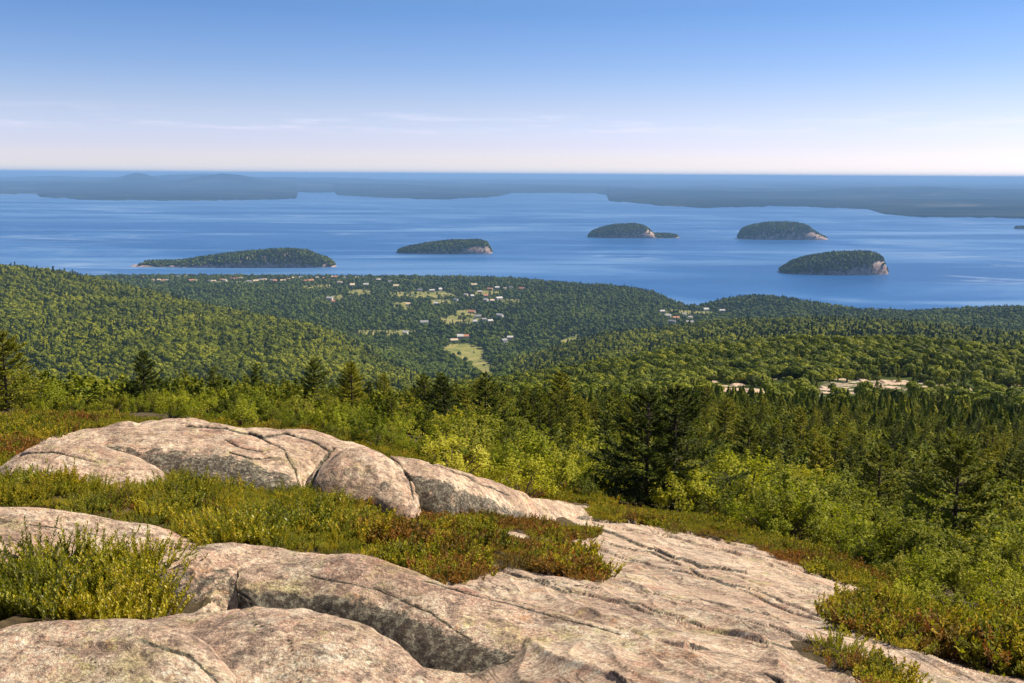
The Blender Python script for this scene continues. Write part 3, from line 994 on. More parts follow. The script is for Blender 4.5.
def spruce(seed, Ht, R, nb, tw, sp, spray, dense_low=0.06, lopsided=0.25):
    r = np.random.default_rng(seed)
    wood = [tube([(0, 0, -0.3), (0, 0, 0), (r.normal(0, .01), r.normal(0, .01), Ht * .5), (0, 0, Ht * 0.985)], [Ht * .022, Ht * .02, Ht * .012, Ht * .002], 7)]
    C, A, B = [], [], []
    nw = max(9, nb // 6)
    wh = dense_low + (0.985 - dense_low) * (np.arange(nw) / nw) ** 0.92
    hs = (np.repeat(wh, nb // nw + 1) + r.normal(0, .008, nw * (nb // nw + 1))).clip(dense_low * .8, .98) * Ht
    side = r.random() * 6.28
    for i, h in enumerate(hs):
        f = h / Ht
        az = r.random() * 2 * math.pi
        Lb = R * ((1 - f) ** 0.82) * (0.62 + 0.5 * r.random()) * (1 + lopsided * math.cos(az - side)) + 0.014 * Ht
        if f < 0.15:
            Lb *= 0.75
        slope0 = 0.75 * f - 0.12 + r.normal(0, .08)
        k = 7
        s = np.linspace(0, 1, k)
        rr = Lb * s
        zz = np.maximum(h + Lb * (slope0 * s - (0.30 * (1 - f)) * s ** 1.5 + 0.28 * s ** 3), 0.03)
        bend = r.normal(0, .12) * s ** 2 * Lb
        bp = np.stack([rr * math.cos(az) - bend * math.sin(az), rr * math.sin(az) + bend * math.cos(az), zz], 1)
        if tw > 5:
            wood.append(tube(bp, np.linspace(0.0045, 0.0012, k) * Ht, 3))
        n_tw = max(3, int(tw * (0.35 + Lb / R)))
        ts = 0.16 + 0.84 * np.sort(r.random(n_tw)) ** 0.8
        base = np.stack([np.interp(ts, s, bp[:, j]) for j in range(3)], 1)
        tang = norm(np.stack([np.interp(ts, s, np.gradient(bp[:, j])) for j in range(3)], 1))
        perp = norm(np.cross(tang, np.array([0, 0, 1.])))
        sg = np.where(r.random(n_tw) < .5, 1, -1)[:, None]
        td = norm(tang * 0.75 + perp * sg * (0.75 + 0.2 * r.random((n_tw, 1))) + np.array([0, 0, 1]) * r.normal(-0.02, 0.16, (n_tw, 1)))
        tl = Lb * (0.12 + 0.34 * (1 - ts)) * (0.7 + .6 * r.random(n_tw)) + 0.012 * Ht
        for q in range(sp):
            w = (q + 0.6) / sp
            C.append(base + td * (tl * w)[:, None] + r.normal(0, .006 * Ht, (n_tw, 3)))
            dirs = norm(td + r.normal(0, .3, (n_tw, 3)))
            up = norm(np.array([0, 0, 1.]) + r.normal(0, .35, (n_tw, 3)))
            sf = spray * (0.5 + 0.5 * min(1, 2.2 * (1 - f)))
            A.append(dirs * sf * (0.7 + .6 * r.random((n_tw, 1))))
            B.append(norm(np.cross(dirs, up)) * sf * 0.42)
        # sprays along the branch itself
        C.append(base); A.append(tang * spray); B.append(norm(np.cross(tang, np.array([0, 0, 1.]) + r.normal(0, .5, (n_tw, 3)))) * spray * .45)
    # leader
    for q in range(5):
        C.append(np.array([[0, 0, Ht * (0.95 + 0.012 * q)]])); A.append(np.array([[r.normal(0, .2), r.normal(0, .2), 1.]]) * spray * .9); B.append(norm(r.normal(0, 1, (1, 3)) * [1, 1, .1]) * spray * .3)
    C, A, B = map(np.concatenate, (C, A, B))
    return soup(C, A, B), join(wood)


def bush(seed, R, Ht, n, leaf, stems=7, clumps=26, flat=0.8):
    r = np.random.default_rng(seed)
    wood = []
    cc = []
    for i in range(clumps):
        az = r.random() * 6.283
        rad = R * math.sqrt(r.random()) * 0.82
        top = Ht * (1 - 0.55 * (rad / R) ** 2)
        z = top * (0.25 + 0.75 * r.random() ** 0.7)
        cc.append((rad * math.cos(az), rad * math.sin(az), z))
    cc = np.array(cc)
    cs = (0.13 + 0.16 * r.random(clumps)) * R
    for i in range(min(clumps, stems * 2)):
        e = cc[i]
        mid = e * [0.45, 0.45, 0.5] + r.normal(0, .04, 3)
        wood.append(tube([(0.1 * e[0], 0.1 * e[1], -0.15), mid, e, e + [0, 0, .1]], [.022 * Ht, .013 * Ht, .006 * Ht, .002], 4))
    k = r.integers(0, clumps, n)
    d = norm(r.normal(0, 1, (n, 3)))
    rr = r.random(n) ** 0.45
    C = cc[k] + d * (cs[k] * rr)[:, None] * [1.15, 1.15, 0.9]
    C[:, 2] = np.maximum(C[:, 2], 0.03)
    # upright shoots
    ns = clumps * 3
    kk = r.integers(0, clumps, ns)
    for q in range(7):
        sd_ = cc[kk] + norm(r.normal(0, 1, (ns, 3))) * 0.02 + (norm(cc[kk] * [1, 1, 0] + 1e-3) * 0.35 + [0, 0, 1]) * (cs[kk] * (0.6 + 0.13 * q))[:, None]
        C = np.concatenate([C, sd_ + r.normal(0, .02 * R, (ns, 3))])
    n = len(C)
    out = norm(C - np.array([0, 0, Ht * 0.25]))
    nrm = norm(out + np.array([0, 0, .7]) + r.normal(0, .75, (n, 3)))
    a = norm(np.cross(nrm, r.normal(0, 1, (n, 3))))
    b_ = np.cross(nrm, a)
    sz = leaf * (0.6 + 0.8 * r.random((n, 1)))
    return soup(C, a * sz, b_ * sz * 0.5), join(wood)


def sprig(seed, Ht, nst, nl, leaf, spread, wid=0.36, up=1.15):
    """a tuft of leafy upright stems"""
    r = np.random.default_rng(seed)
    C, A, B, wood = [], [], [], []
    for i in range(nst):
        az = r.random() * 6.283
        rad = spread * math.sqrt(r.random())
        b0 = np.array([rad * math.cos(az), rad * math.sin(az), -0.02])
        h = Ht * (0.55 + 0.5 * r.random())
        lean = np.array([math.cos(az), math.sin(az), 0]) * h * (0.15 + 0.5 * r.random()) + r.normal(0, .05, 3) * [h, h, 0]
        s = np.linspace(0, 1, 5)[:, None]
        sp = b0 + lean * s ** 1.4 + np.array([0, 0, h]) * s
        wood.append(tube(sp, np.linspace(.0035, .0012, 5), 3))
        ts = 0.34 + 0.66 * np.linspace(0, 1, nl)
        base = np.stack([np.interp(ts, s[:, 0], sp[:, j]) for j in range(3)], 1)
        ang = np.arange(nl) * 2.4 + r.random() * 6
        od = np.stack([np.cos(ang), np.sin(ang), np.full(nl, up)], 1) + r.normal(0, .2, (nl, 3))
        od[-3:, 2] += 1.2
        od = norm(od)
        sz = leaf * (0.65 + .6 * r.random((nl, 1))) * (0.75 + 0.35 * np.sin(ts * 3.1))[:, None]
        C.append(base + od * sz * 0.9); A.append(od * sz)
        B.append(norm(np.cross(od, [0, 0, 1.] + r.normal(0, .25, (nl, 3)))) * sz * wid)
    C, A, B = map(np.concatenate, (C, A, B))
    return soup(C, A, B), join(wood)


def tree_proto(kind, crown, wood, cmat, wmat, crown_name='crown', wood_name='trunk'):
    return (kind, new_mesh(kind + '_' + crown_name, crown[0], crown[1], cmat, False), new_mesh(kind + '_' + wood_name, wood[0], wood[1], wmat, True), crown_name, wood_name)


def put(proto, loc, s, rz, label, cat, group=None, sz=None):
    kind, cm, wm, cn, wn = proto
    e = bpy.data.objects.new(kind, None)
    e.location = loc
    e.scale = (s, s, sz or s)
    e.rotation_euler = (0, 0, rz)
    e.empty_display_size = 0.2
    scene.collection.objects.link(e)
    tag(e, label, cat, group)
    a = bpy.data.objects.new(cn, cm); a.parent = e; scene.collection.objects.link(a)
    c = bpy.data.objects.new(wn, wm); c.parent = e; scene.collection.objects.link(c)
    return e


def scatter(name, pts, rot, scl, idx, meshes, label, parent=None, kind='stuff', cat=None):
    src = bpy.data.collections.new(name + "_sources")
    for i, me in enumerate(meshes):
        src.objects.link(bpy.data.objects.new("%s_source_%02d" % (name, i), me))
    me = bpy.data.meshes.new(name)
    me.vertices.add(len(pts))
    me.vertices.foreach_set('co', np.asarray(pts, np.float32).ravel())
    a = me.attributes.new('rot', 'FLOAT_VECTOR', 'POINT'); a.data.foreach_set('vector', np.asarray(rot, np.float32).ravel())
    a = me.attributes.new('scl', 'FLOAT_VECTOR', 'POINT'); a.data.foreach_set('vector', np.asarray(scl, np.float32).ravel())
    a = me.attributes.new('pick', 'INT', 'POINT'); a.data.foreach_set('value', np.asarray(idx, np.int32))
    for m_ in {m.name: m for mm in meshes for m in mm.materials}.values():
        me.materials.append(m_)
    o = link(name, me, parent)
    tag(o, label, cat, None, kind)
    ng = bpy.data.node_groups.new(name + "_nodes", 'GeometryNodeTree')
    ng.interface.new_socket('Geometry', in_out='INPUT', socket_type='NodeSocketGeometry')
    ng.interface.new_socket('Geometry', in_out='OUTPUT', socket_type='NodeSocketGeometry')
    gi = ng.nodes.new('NodeGroupInput'); go = ng.nodes.new('NodeGroupOutput')
    ci = ng.nodes.new('GeometryNodeCollectionInfo')
    ci.inputs['Collection'].default_value = src
    ci.inputs['Separate Children'].default_value = True
    ci.inputs['Reset Children'].default_value = True
    iop = ng.nodes.new('GeometryNodeInstanceOnPoints')
    def na(n_, dt):
        x = ng.nodes.new('GeometryNodeInputNamedAttribute'); x.data_type = dt; x.inputs[0].default_value = n_
        return x.outputs[0]
    ng.links.new(gi.outputs[0], iop.inputs['Points'])
    ng.links.new(ci.outputs[0], iop.inputs['Instance'])
    iop.inputs['Pick Instance'].default_value = True
    ng.links.new(na('pick', 'INT'), iop.inputs['Instance Index'])
    ng.links.new(na('rot', 'FLOAT_VECTOR'), iop.inputs['Rotation'])
    ng.links.new(na('scl', 'FLOAT_VECTOR'), iop.inputs['Scale'])
    ng.links.new(iop.outputs[0], go.inputs[0])
    md = o.modifiers.new('scatter', 'NODES')
    md.node_group = ng
    return o


def merge_mesh(name, crown, wood, cm, wm):
    V, Fc = join([crown, wood])
    me = new_mesh(name, V, Fc, [cm, wm], False)
    mi = np.zeros(len(Fc), np.int32); mi[len(crown[1]):] = 1
    me.polygons.foreach_set('material_index', mi)
    return me


def jgrid(xmax_u, y0, y1, d0, d1=None, margin=0.0):
    """jittered points between y0 and y1, spacing growing from d0 to d1, |x| < xmax_u*y"""
    out = []
    y = y0
    while y < y1:
        f = (y - y0) / (y1 - y0)
        d = d0 + ((d1 or d0) - d0) * f
        xs = np.arange(-xmax_u * y, xmax_u * y, d)
        xs = xs + rng.uniform(-.45, .45, len(xs)) * d
        yy = y + rng.uniform(-.45, .45, len(xs)) * d
        out.append(np.stack([xs, yy], 1))
        y += d
    return np.concatenate(out)


# horizon line seen over the nearer ground, to leave out what no view could show
HP = np.linspace(-0.62, 0.62, 160)
HYs = np.concatenate([np.exp(np.linspace(math.log(20), math.log(1000), 160)), np.linspace(1020, 4500, 180)])
HZ = base_z(HP[None, :] * HYs[:, None], np.broadcast_to(HYs[:, None], (len(HYs), len(HP))))
HT = (HZ - EYE) / HYs[:, None]
HM = np.maximum.accumulate(HT, 0)


def seen(X, Y, Z, slack):
    i = np.clip(np.searchsorted(HYs, Y * 0.985) - 1, 0, len(HYs) - 1)
    j = np.clip(((X / Y - HP[0]) / (HP[1] - HP[0])).round().astype(int), 0, len(HP) - 1)
    return (Z + slack - EYE) / Y > HM[i, j] - 0.004


# --- prototypes
HERO = [tree_proto('spruce_tree', *spruce(100 + i, 4.0, 1.40 + 0.14 * (i % 3), 95, 23, 5, 0.066), M_SPRUCE_D, M_BARK) for i in range(5)]
WIDE = [tree_proto('spruce_tree', *spruce(140 + i, 4.0, 2.1, 92, 30, 6, 0.064, lopsided=0.4), M_SPRUCE_D, M_BARK) for i in range(3)]
MIDS = [tree_proto('spruce_tree', *spruce(120 + i, 4.0, 1.2 + 0.14 * (i % 3), 80, 16, 4, 0.080), M_SPRUCE_D if i % 2 else M_SPRUCE, M_BARK) for i in range(6)]
BUSHES = [tree_proto('leafy_bush', *bush(200 + i, 1.15, 1.5, 2700, 0.044, clumps=15 + 2 * i), M_BUSH if i % 3 else M_BUSH_OL, M_TWIG, 'foliage', 'stems') for i in range(7)]
LAUREL = [tree_proto('leafy_shrub', *sprig(300 + i, 0.27, 66, 46, 0.0125, 0.22, wid=0.42), M_LAUREL, M_TWIG, 'foliage', 'stems') for i in range(5)]

# --- named spruces seen singly: (px, base row, top row, wide?, label)
SP = [
    (10, 412, 330, 1, "spruce cut off by the left edge above the brown heath"),
    (148, 412, 349, 0, "dark pointed spruce standing alone behind the flat-backed rock on the left"),
    (315, 420, 357, 0, "slim spruce standing up against the wooded hill between rock and valley"),
    (434, 436, 382, 0, "spruce with a bright right side above the yellow-green brush, left of the dark twin spruces"),
    (474, 420, 384, 0, "small spruce below the valley meadow"),
    (534, 440, 387, 0, "dark spruce on the left of a close pair in the middle of the belt"),
    (561, 447, 370, 0, "tallest dark spruce of the belt, its tip reaching the wooded ridge"),
    (614, 430, 388, 0, "dark spruce rising between the tallest one and the big twin spruces"),
    (569, 466, 426, 0, "short spruce in the brush under the tallest dark spruce"),
    (646, 507, 385, 1, "big shaggy spruce at the ledge edge, left of the twin trunks"),
    (672, 510, 383, 1, "big shaggy spruce at the ledge edge, right of the twin trunks"),
    (706, 432, 384, 0, "dark spruce peeping over the right shoulder of the twin spruces"),
    (724, 452, 397, 0, "broad spruce just right of the big twin spruces"),
    (799, 452, 406, 0, "dark bushy spruce in the belt below the bare outcrops"),
    (827, 440, 407, 0, "thin dark spruce just right of the dark bushy one below the outcrops"),
    (817, 504, 434, 0, "grey-green spruce with bare lower trunk above the pale bush"),
    (950, 574, 430, 1, "big dark spruce with a visible trunk above the yellow bush at right"),
    (880, 482, 440, 0, "mid-green spruce left of the big dark spruce at right"),
    (859, 478, 444, 0, "small spruce between the grey-green one and the big dark one"),
    (1019, 502, 450, 0, "dark spruce cut off by the right edge"),
    (940, 420, 387, 0, "small dark spruce below the right end of the outcrops"),
    (200, 404, 381, 0, "little spruce poking out of the brush right of the lone spruce"),
    (250, 406, 384, 0, "little spruce in the brush midway between the lone and the slim spruce"),
    (60, 408, 380, 0, "little spruce in the brush beside the one at the left edge"),
    (392, 428, 396, 0, "young spruce in the brush right of the slim spruce"),
    (770, 470, 425, 0, "olive spruce behind the pale bush right of the twin spruces"),
    (700, 470, 430, 0, "leaning olive spruce in the brush right of the twin spruces"),
    (990, 470, 425, 0, "pointed spruce above the right edge one"),
]
taken = []
for i, (px_, b_, t_, w_, lab) in enumerate(SP):
    X, Y, Z = (float(v[0]) for v in ground_hit(px_, b_, 14.0, 400))
    if b_ < 414:
        Y = min(Y, 62.0); X = (px_ - 512) / 1024 * Y * 1.03; Z = float(gz(X, Y))
    topz = unproj(px_, t_, Y)[2]
    hgt = max(topz - Z, 0.8)
    pr = (WIDE[i % 3] if w_ else HERO[i % 5])
    put(pr, (X, Y, Z - 0.03), hgt / 4.0, rng.random() * 6.28, lab, 'spruce tree', 'spruce trees below the ledge')
    taken.append((X, Y, 0.3 * hgt))
ew = random.Random(17)
tries = 0
while tries < 46:
    px_ = ew.uniform(335, 1010); Yd = ew.uniform(30, 74)
    X = (px_ - 512) / 1024 * Yd * 1.03; Z = float(gz(X, Yd, False)); tries += 1
    qx_, qy_ = proj(X, Yd, Z)
    if qy_ > np.interp(qx_, ex, ey) - 12 or min(math.hypot(X - a, Yd - b2) - c2 for a, b2, c2 in taken) < 1.3:
        continue
    hgt = ew.uniform(1.9, 3.4)
    w_ = "left of" if px_ < 600 else "right of"
    put(HERO[tries % 5], (X, Yd, Z - 0.03), hgt / 4.0, ew.random() * 6.28, "dark pointed spruce standing up from the brush %s the big twin spruces" % w_, 'spruce tree', 'dark spruces in the brush %s the twin spruces' % w_)
    taken.append((X, Yd, 0.3 * hgt))
taken = np.array(taken)

M_BUSH_Y = make_leaf("pale_yellow_bush_leaves", [(0.14, 0.15, 0.014), (0.28, 0.29, 0.02), (0.42, 0.41, 0.035), (0.58, 0.52, 0.10)], 0.4)
YB = [tree_proto('leafy_bush', *bush(260 + i, 1.1, 1.5, 2100, 0.042, clumps=15 + 2 * i), M_BUSH_Y, M_TWIG, 'foliage', 'stems') for i in range(3)]
for i, (px_, b_, t_, lab) in enumerate([
        (838, 548, 498, "pale open bush with visible stems left of the big dark spruce at right"),
        (742, 512, 452, "pale silvery-green bush right of the big twin spruces"),
        (905, 614, 574, "bright yellow bush at the tip of the slab, left one of the three yellow bushes"),
        (952, 618, 574, "bright yellow bush at the foot of the big dark spruce, middle of three"),
        (1004, 616, 572, "bright yellow bush cut off by the right edge above the heath"),
        (455, 482, 432, "pale bush catching the sun beyond the wedge-shaped rock"),
        (520, 497, 450, "light green bush beyond the far end of the wedge-shaped rock")]):
    X, Y, Z = (float(v[0]) for v in ground_hit(px_, b_, 7.0, 60))
    hgt = max(unproj(px_, t_, Y)[2] - Z, 0.3)
    put(YB[i % 3], (X, Y, Z - 0.05), hgt / 1.45, rng.random() * 6.28, lab, 'bush')
    taken = np.concatenate([taken, [[X, Y, 0.5 * hgt]]])

# --- trees and bushes between the ledge and the wooded shelf
P = jgrid(0.60, 10, 62, 1.15, 2.1)
X, Y = P.T
Z = gz(X, Y, False)
px_, py_ = proj(X, Y, Z)
edge = np.interp(px_, ex, ey)
ok = (py_ < edge - 3) & seen(X, Y, Z, 2.0) & ~((px_ < 200) & (Y < 22)) & ~((px_ < 520) & (Y < 17.5)) & ~((px_ < 330) & (Y < 26))
for k in ('right',):
    ok &= ~in_poly(px_, py_, HEATH[k])
d2 = np.min(np.hypot(X[:, None] - taken[:, 0], Y[:, None] - taken[:, 1]) / taken[:, 2], axis=1)
ok &= d2 > 0.8
X, Y, Z, px_ = X[ok], Y[ok], Z[ok], px_[ok]
o_ = np.argsort(Y); X, Y, Z, px_ = X[o_], Y[o_], Z[o_], px_[o_]
print('bush candidates', len(X))
near_b = min(290, len(X))
BL = [((lambda p: p < 330), "yellow-green leafy bush in the brush above the rounded rocks at left"),
      ((lambda p: p < 620), "yellow-green leafy bush in the brush beyond the wedge-shaped rock"),
      ((lambda p: p < 780), "yellow-green leafy bush around the foot of the big twin spruces"),
      ((lambda p: p < 9999), "yellow-green leafy bush along the right edge of the granite slab")]
for i in range(near_b):
    s = 0.5 + 0.75 * rng.random() ** 1.8
    if px_[i] < 430:
        s *= 0.72
    if Y[i] < 20:
        s *= 0.75
    lab = next(l for f, l in BL if f(px_[i]))
    put(BUSHES[int(rng.integers(0, 7))], (X[i], Y[i], Z[i] - 0.08), s, rng.random() * 6.28, lab, 'bush', lab.replace('yellow-green leafy bush', 'leafy bushes'))
rest = np.arange(near_b, len(X))

# --- belt of spruces, nearest ones one by one
P = jgrid(0.58, 44, 190, 2.6, 3.6)
SX, SY = P.T
SZ = gz(SX, SY, False)
spx, spy = proj(SX, SY, SZ)
rr_ = rng.random(len(SX))
dens = 0.42 + 0.35 * vnoise(SX / 14, SY / 14, 3.0)
dens = np.where(spx < 420, dens * 0.45, dens)
ok = seen(SX, SY, SZ, 2.5) & (rr_ < dens + sstep(60, 110, SY) * 0.4)
d2 = np.min(np.hypot(SX[:, None] - taken[:, 0], SY[:, None] - taken[:, 1]) / taken[:, 2], axis=1)
ok &= d2 > 1.1
SX, SY, SZ, spx = SX[ok], SY[ok], SZ[ok], spx[ok]
SH = (1.8 + 2.0 * rng.random(len(SX)) ** 1.4) * np.where(spx < 420, 0.75, 1.0)
o_ = np.argsort(-SH / SY)
SX, SY, SZ, SH, spx = SX[o_], SY[o_], SZ[o_], SH[o_], spx[o_]
near_s = 225
print('belt spruces', len(SX))
for i in range(min(near_s, len(SX))):
    lab = "small green spruce in the dense belt of spruces below the wooded shelf" if spx[i] > 420 else "small green spruce in the brush between the rocks and the wooded hill"
    grp = "spruces of the dense belt" if spx[i] > 420 else "small spruces in the left brush"
    put(MIDS[int(rng.integers(0, 6))], (SX[i], SY[i], SZ[i] - 0.05), SH[i] / 4.0, rng.random() * 6.28, lab, 'spruce tree', grp)

def far_crown(seed, R, Ht, n, leaf, cone=False):
    r = np.random.default_rng(seed)
    d = norm(r.normal(0, 1, (n, 3)))
    if cone:
        f = r.random(n) ** 1.3
        az = r.random(n) * 6.283
        rr = R * (1 - f) * (0.75 + .3 * r.random(n))
        C = np.stack([rr * np.cos(az), rr * np.sin(az), Ht * (0.12 + .88 * f)], 1)
        nr_ = norm(np.stack([np.cos(az), np.sin(az), np.full(n, .45)], 1) + r.normal(0, .3, (n, 3)))
    else:
        lob = norm(r.normal(0, 1, (7, 3))) * [R * .45, R * .45, Ht * .16]
        k = r.integers(0, 7, n)
        d[:, 2] = np.abs(d[:, 2]) * 1.0 - 0.25
        d = norm(d)
        C = lob[k] + d * [R * .68, R * .68, Ht * .30] + [0, 0, Ht * .62]
        nr_ = norm(d + r.normal(0, .18, (n, 3)))
    a = norm(np.cross(nr_, r.normal(0, 1, (n, 3)))); b_ = np.cross(nr_, a)
    s = leaf * (.7 + .6 * r.random((n, 1)))
    wood = tube([(0, 0, -1), (0, 0, Ht * .4), (0, 0, Ht * .75)], [.3, .22, .1], 4)
    return soup_quad(C, a * s, b_ * s * .8), wood


# --- the rest of the belt and the wooded shelf, as one mass
MS = [merge_mesh('mass_spruce', *spruce(400 + i, 4.0, 1.2, 60, 10, 4, 0.11), M_SHELF if i % 2 else M_SPRUCE, M_BARK) for i in range(4)]
MB = [merge_mesh('mass_bush', *bush(420 + i, 1.2, 1.6, 700, 0.085, clumps=20), M_SHELF if i % 2 else M_BUSH_OL, M_TWIG) for i in range(4)]
MR = [merge_mesh('mass_round', *far_crown(440 + i, 1.5, 2.9, 420, 0.17), M_SHELF, M_BARK) for i in range(4)] + \
     [merge_mesh('mass_cone', *far_crown(450 + i, 1.5, 4.3, 520, 0.13, True), M_SHELF if i else M_SPRUCE, M_BARK) for i in range(4)]
P = jgrid(0.60, 60, 860, 2.6, 4.9)
X2_, Y2_ = P.T
Z2_ = gz(X2_, Y2_, False)
qx, qy = proj(X2_, Y2_, Z2_)
ok = seen(X2_, Y2_, Z2_, 4.0)
rmk = rock_mask(qx, qy + 2, Y2_) > 0
rmk2 = rock_mask(qx, qy - 3.4 / Y2_ * F, Y2_) > 0
rn_ = vnoise(X2_ / 9, Y2_ / 14, 2.0)
ok &= ~(rmk & (rn_ < -0.2)) & ~(rmk2 & (rn_ < -0.25))
for ox_, oy_, ow_ in outs:
    ok &= ~((np.abs(qx - ox_) < ow_ * .5 + 3) & (qy > oy_ - 2) & (qy < oy_ + 10) & (rng.random(len(qx)) < .8) & (Y2_ > 250))
near_open = (Y2_ < 110) & (rng.random(len(X2_)) < 0.25)
ok &= ~near_open
X2_, Y2_, Z2_ = X2_[ok], Y2_[ok], Z2_[ok]
n = len(X2_)
mixn = 0.55 + 0.45 * vnoise(X2_ / 35, Y2_ / 35, 6.0) - 0.12 * sstep(200, 450, Y2_)
isS = rng.random(n) < mixn
pick = np.where(isS, rng.integers(0, 4, n), 4 + rng.integers(0, 4, n))
farm = np.where(isS, (Y2_ > 120) & (rng.random(n) < sstep(80, 260, Y2_) + .25), Y2_ > 240 + 90 * vnoise(X2_ / 20, Y2_ / 20, 1.1))
pick = np.where(farm, np.where(isS, 12 + rng.integers(0, 4, n), 8 + rng.integers(0, 4, n)), pick)
hs = np.where(isS, (1.7 + 2.4 * rng.random(n) ** 1.5) / 4.0, 0.7 + 0.9 * rng.random(n) ** 1.5) * (1 + 0.4 * sstep(150, 500, Y2_)) * np.where(X2_ / Y2_ < -0.06, 0.62, 1.0)
# left-over spruces of the belt and bushes
ex_pts = [np.stack([X2_, Y2_, Z2_ - 0.1], 1), np.stack([SX[near_s:], SY[near_s:], SZ[near_s:] - .05], 1), np.stack([X[rest], Y[rest], Z[rest] - .1], 1)]
ex_s = [hs, SH[near_s:] / 4.0, 0.65 + 0.5 * rng.random(len(rest))]
ex_i = [pick, rng.integers(0, 4, len(SX[near_s:])), 4 + rng.integers(0, 4, len(rest))]
pts = np.concatenate(ex_pts); sc_ = np.concatenate(ex_s); ix = np.concatenate(ex_i)
hs = None
n = len(pts)
rot = np.stack([rng.normal(0, .05, n), rng.normal(0, .05, n), rng.random(n) * 6.28], 1)
print('shelf mass', n)
scatter("shelf_forest", pts, rot, np.stack([sc_ * (0.85 + .4 * rng.random(n))] * 2 + [sc_], 1), ix, MS + MB + MR,
        "dense low woods of spruce and brush covering the shelf below the ledge")


# --- far forest
FC = [merge_mesh('far_tree', *far_crown(500 + i, 4.9, 10, 230, 0.68), M_FAR, M_BARK) for i in range(5)] + \
     [merge_mesh('far_conifer', *far_crown(520 + i, 2.8, 13.0, 90, 0.85, True), M_FARS, M_BARK) for i in range(3)] + \
     [merge_mesh('far_tree', *far_crown(560 + i, 6.0, 12, 260, 0.8), M_FAR2, M_BARK) for i in range(5)]
P = jgrid(0.60, 880, 4520, 6.3, 10.0)
X, Y = P.T
Z = gz(X, Y, False)
ok = (Z > 2.0) & seen(X, Y, Z, 14)
X, Y, Z = X[ok], Y[ok], Z[ok]
px_, py_ = proj(X, Y, Z)
opn = open_mask(px_, py_, Y) > 0
opn2 = open_mask(px_, py_ - 0.6 * 12 / Y * F, Y) > 0
ok = ~(opn & (rng.random(len(X)) < 0.86)) & ~(opn2 & (rng.random(len(X)) < np.where(py_ > 338, 0.85, 0.5)))
X, Y, Z, px_, py_ = X[ok], Y[ok], Z[ok], px_[ok], py_[ok]
FP = (X, Y, Z)

# ------------------------------------------------------------------ village houses
M_WALLS = [make_plain("house_wall_white", [(0.50, 0.49, 0.46), (0.62, 0.60, 0.57)], 0.5),
           make_plain("house_wall_tan", [(0.50, 0.40, 0.28), (0.58, 0.47, 0.34)], 0.5),
           make_plain("house_wall_brick", [(0.38, 0.17, 0.12), (0.48, 0.24, 0.17)], 0.5)]
M_ROOFS = [make_plain("roof_grey", [(0.20, 0.20, 0.21), (0.32, 0.31, 0.31)], 0.5),
           make_plain("roof_pale", [(0.42, 0.40, 0.38), (0.58, 0.55, 0.52)], 0.5),
           make_plain("roof_terracotta", [(0.45, 0.19, 0.11), (0.58, 0.29, 0.18)], 0.5),
           make_plain("roof_tan", [(0.50, 0.38, 0.24), (0.66, 0.52, 0.36)], 0.5)]
M_WIN = make_plain("window_dark", [(0.03, 0.035, 0.04), (0.06, 0.065, 0.07)], 1.0, rough=0.2)
ROOFW = ["grey-roofed", "pale-roofed", "red-roofed", "tan-roofed"]


def box_vf(x0, x1, y0, y1, z0, z1):
    v = np.array([(x, y, z) for z in (z0, z1) for y in (y0, y1) for x in (x0, x1)], float)
    f = np.array([(0, 2, 3, 1), (4, 5, 7, 6), (0, 1, 5, 4), (2, 6, 7, 3), (0, 4, 6, 2), (1, 3, 7, 5)])
    return v, f


def house(px, py, L, Wd, Hh, rz, wi, ri, label, group, ymin=1500, flat=False):
    X, Y, Z = (float(v[0]) for v in ground_hit(px, py, ymin, 4470))
    Z = float(gz(X, Y, False))
    e = bpy.data.objects.new("house", None)
    e.location = (X, Y, Z); e.rotation_euler = (0, 0, rz)
    scene.collection.objects.link(e)
    tag(e, label, 'house', group)
    parts = [box_vf(-L / 2, L / 2, -Wd / 2, Wd / 2, -3, Hh)]
    rh = 0.4 if flat else Wd * 0.36
    if not flat:   # gable ends
        for sx_ in (-1, 1):
            g = np.array([(sx_ * (L / 2 - .02), -Wd / 2, Hh), (sx_ * (L / 2 - .02), Wd / 2, Hh), (sx_ * (L / 2 - .02), 0, Hh + rh), (sx_ * (L / 2 - .02), 0, Hh + rh)])
            parts.append((g, np.array([(0, 1, 2, 3)])))
    v, f = join(parts)
    w = link("wall", new_mesh("house_wall", v, f, M_WALLS[wi], False), e)
    if flat:
        v, f = box_vf(-L / 2 - .3, L / 2 + .3, -Wd / 2 - .3, Wd / 2 + .3, Hh + .01, Hh + .7)
    else:
        o1 = 0.6
        k = rh / (Wd / 2)
        ps = []
        for sg in (-1, 1):
            a = [(-L / 2 - o1, 0, Hh + rh), (L / 2 + o1, 0, Hh + rh), (L / 2 + o1, sg * (Wd / 2 + o1), Hh - o1 * k), (-L / 2 - o1, sg * (Wd / 2 + o1), Hh - o1 * k)]
            lo = np.array(a, float) + [0, 0, .05]; hi = lo + [0, 0, .35]
            ps.append((np.concatenate([lo, hi]), np.array([(0, 1, 2, 3), (4, 7, 6, 5), (0, 4, 5, 1), (1, 5, 6, 2), (2, 6, 7, 3), (3, 7, 4, 0)])))
        v, f = join(ps)
    link("roof", new_mesh("house_roof", v, f, M_ROOFS[ri], False), e)
    nw = max(2, int(L // 4))
    for i in range(nw):
        x = -L / 2 + (i + .5) * L / nw
        v, f = box_vf(x - .6, x + .6, -Wd / 2 - .06, -Wd / 2 + .05, Hh * .35, Hh * .35 + 1.5)
        link("window", new_mesh("house_window", v, f, M_WIN, False), e)
    return (X, Y, max(L, Wd))


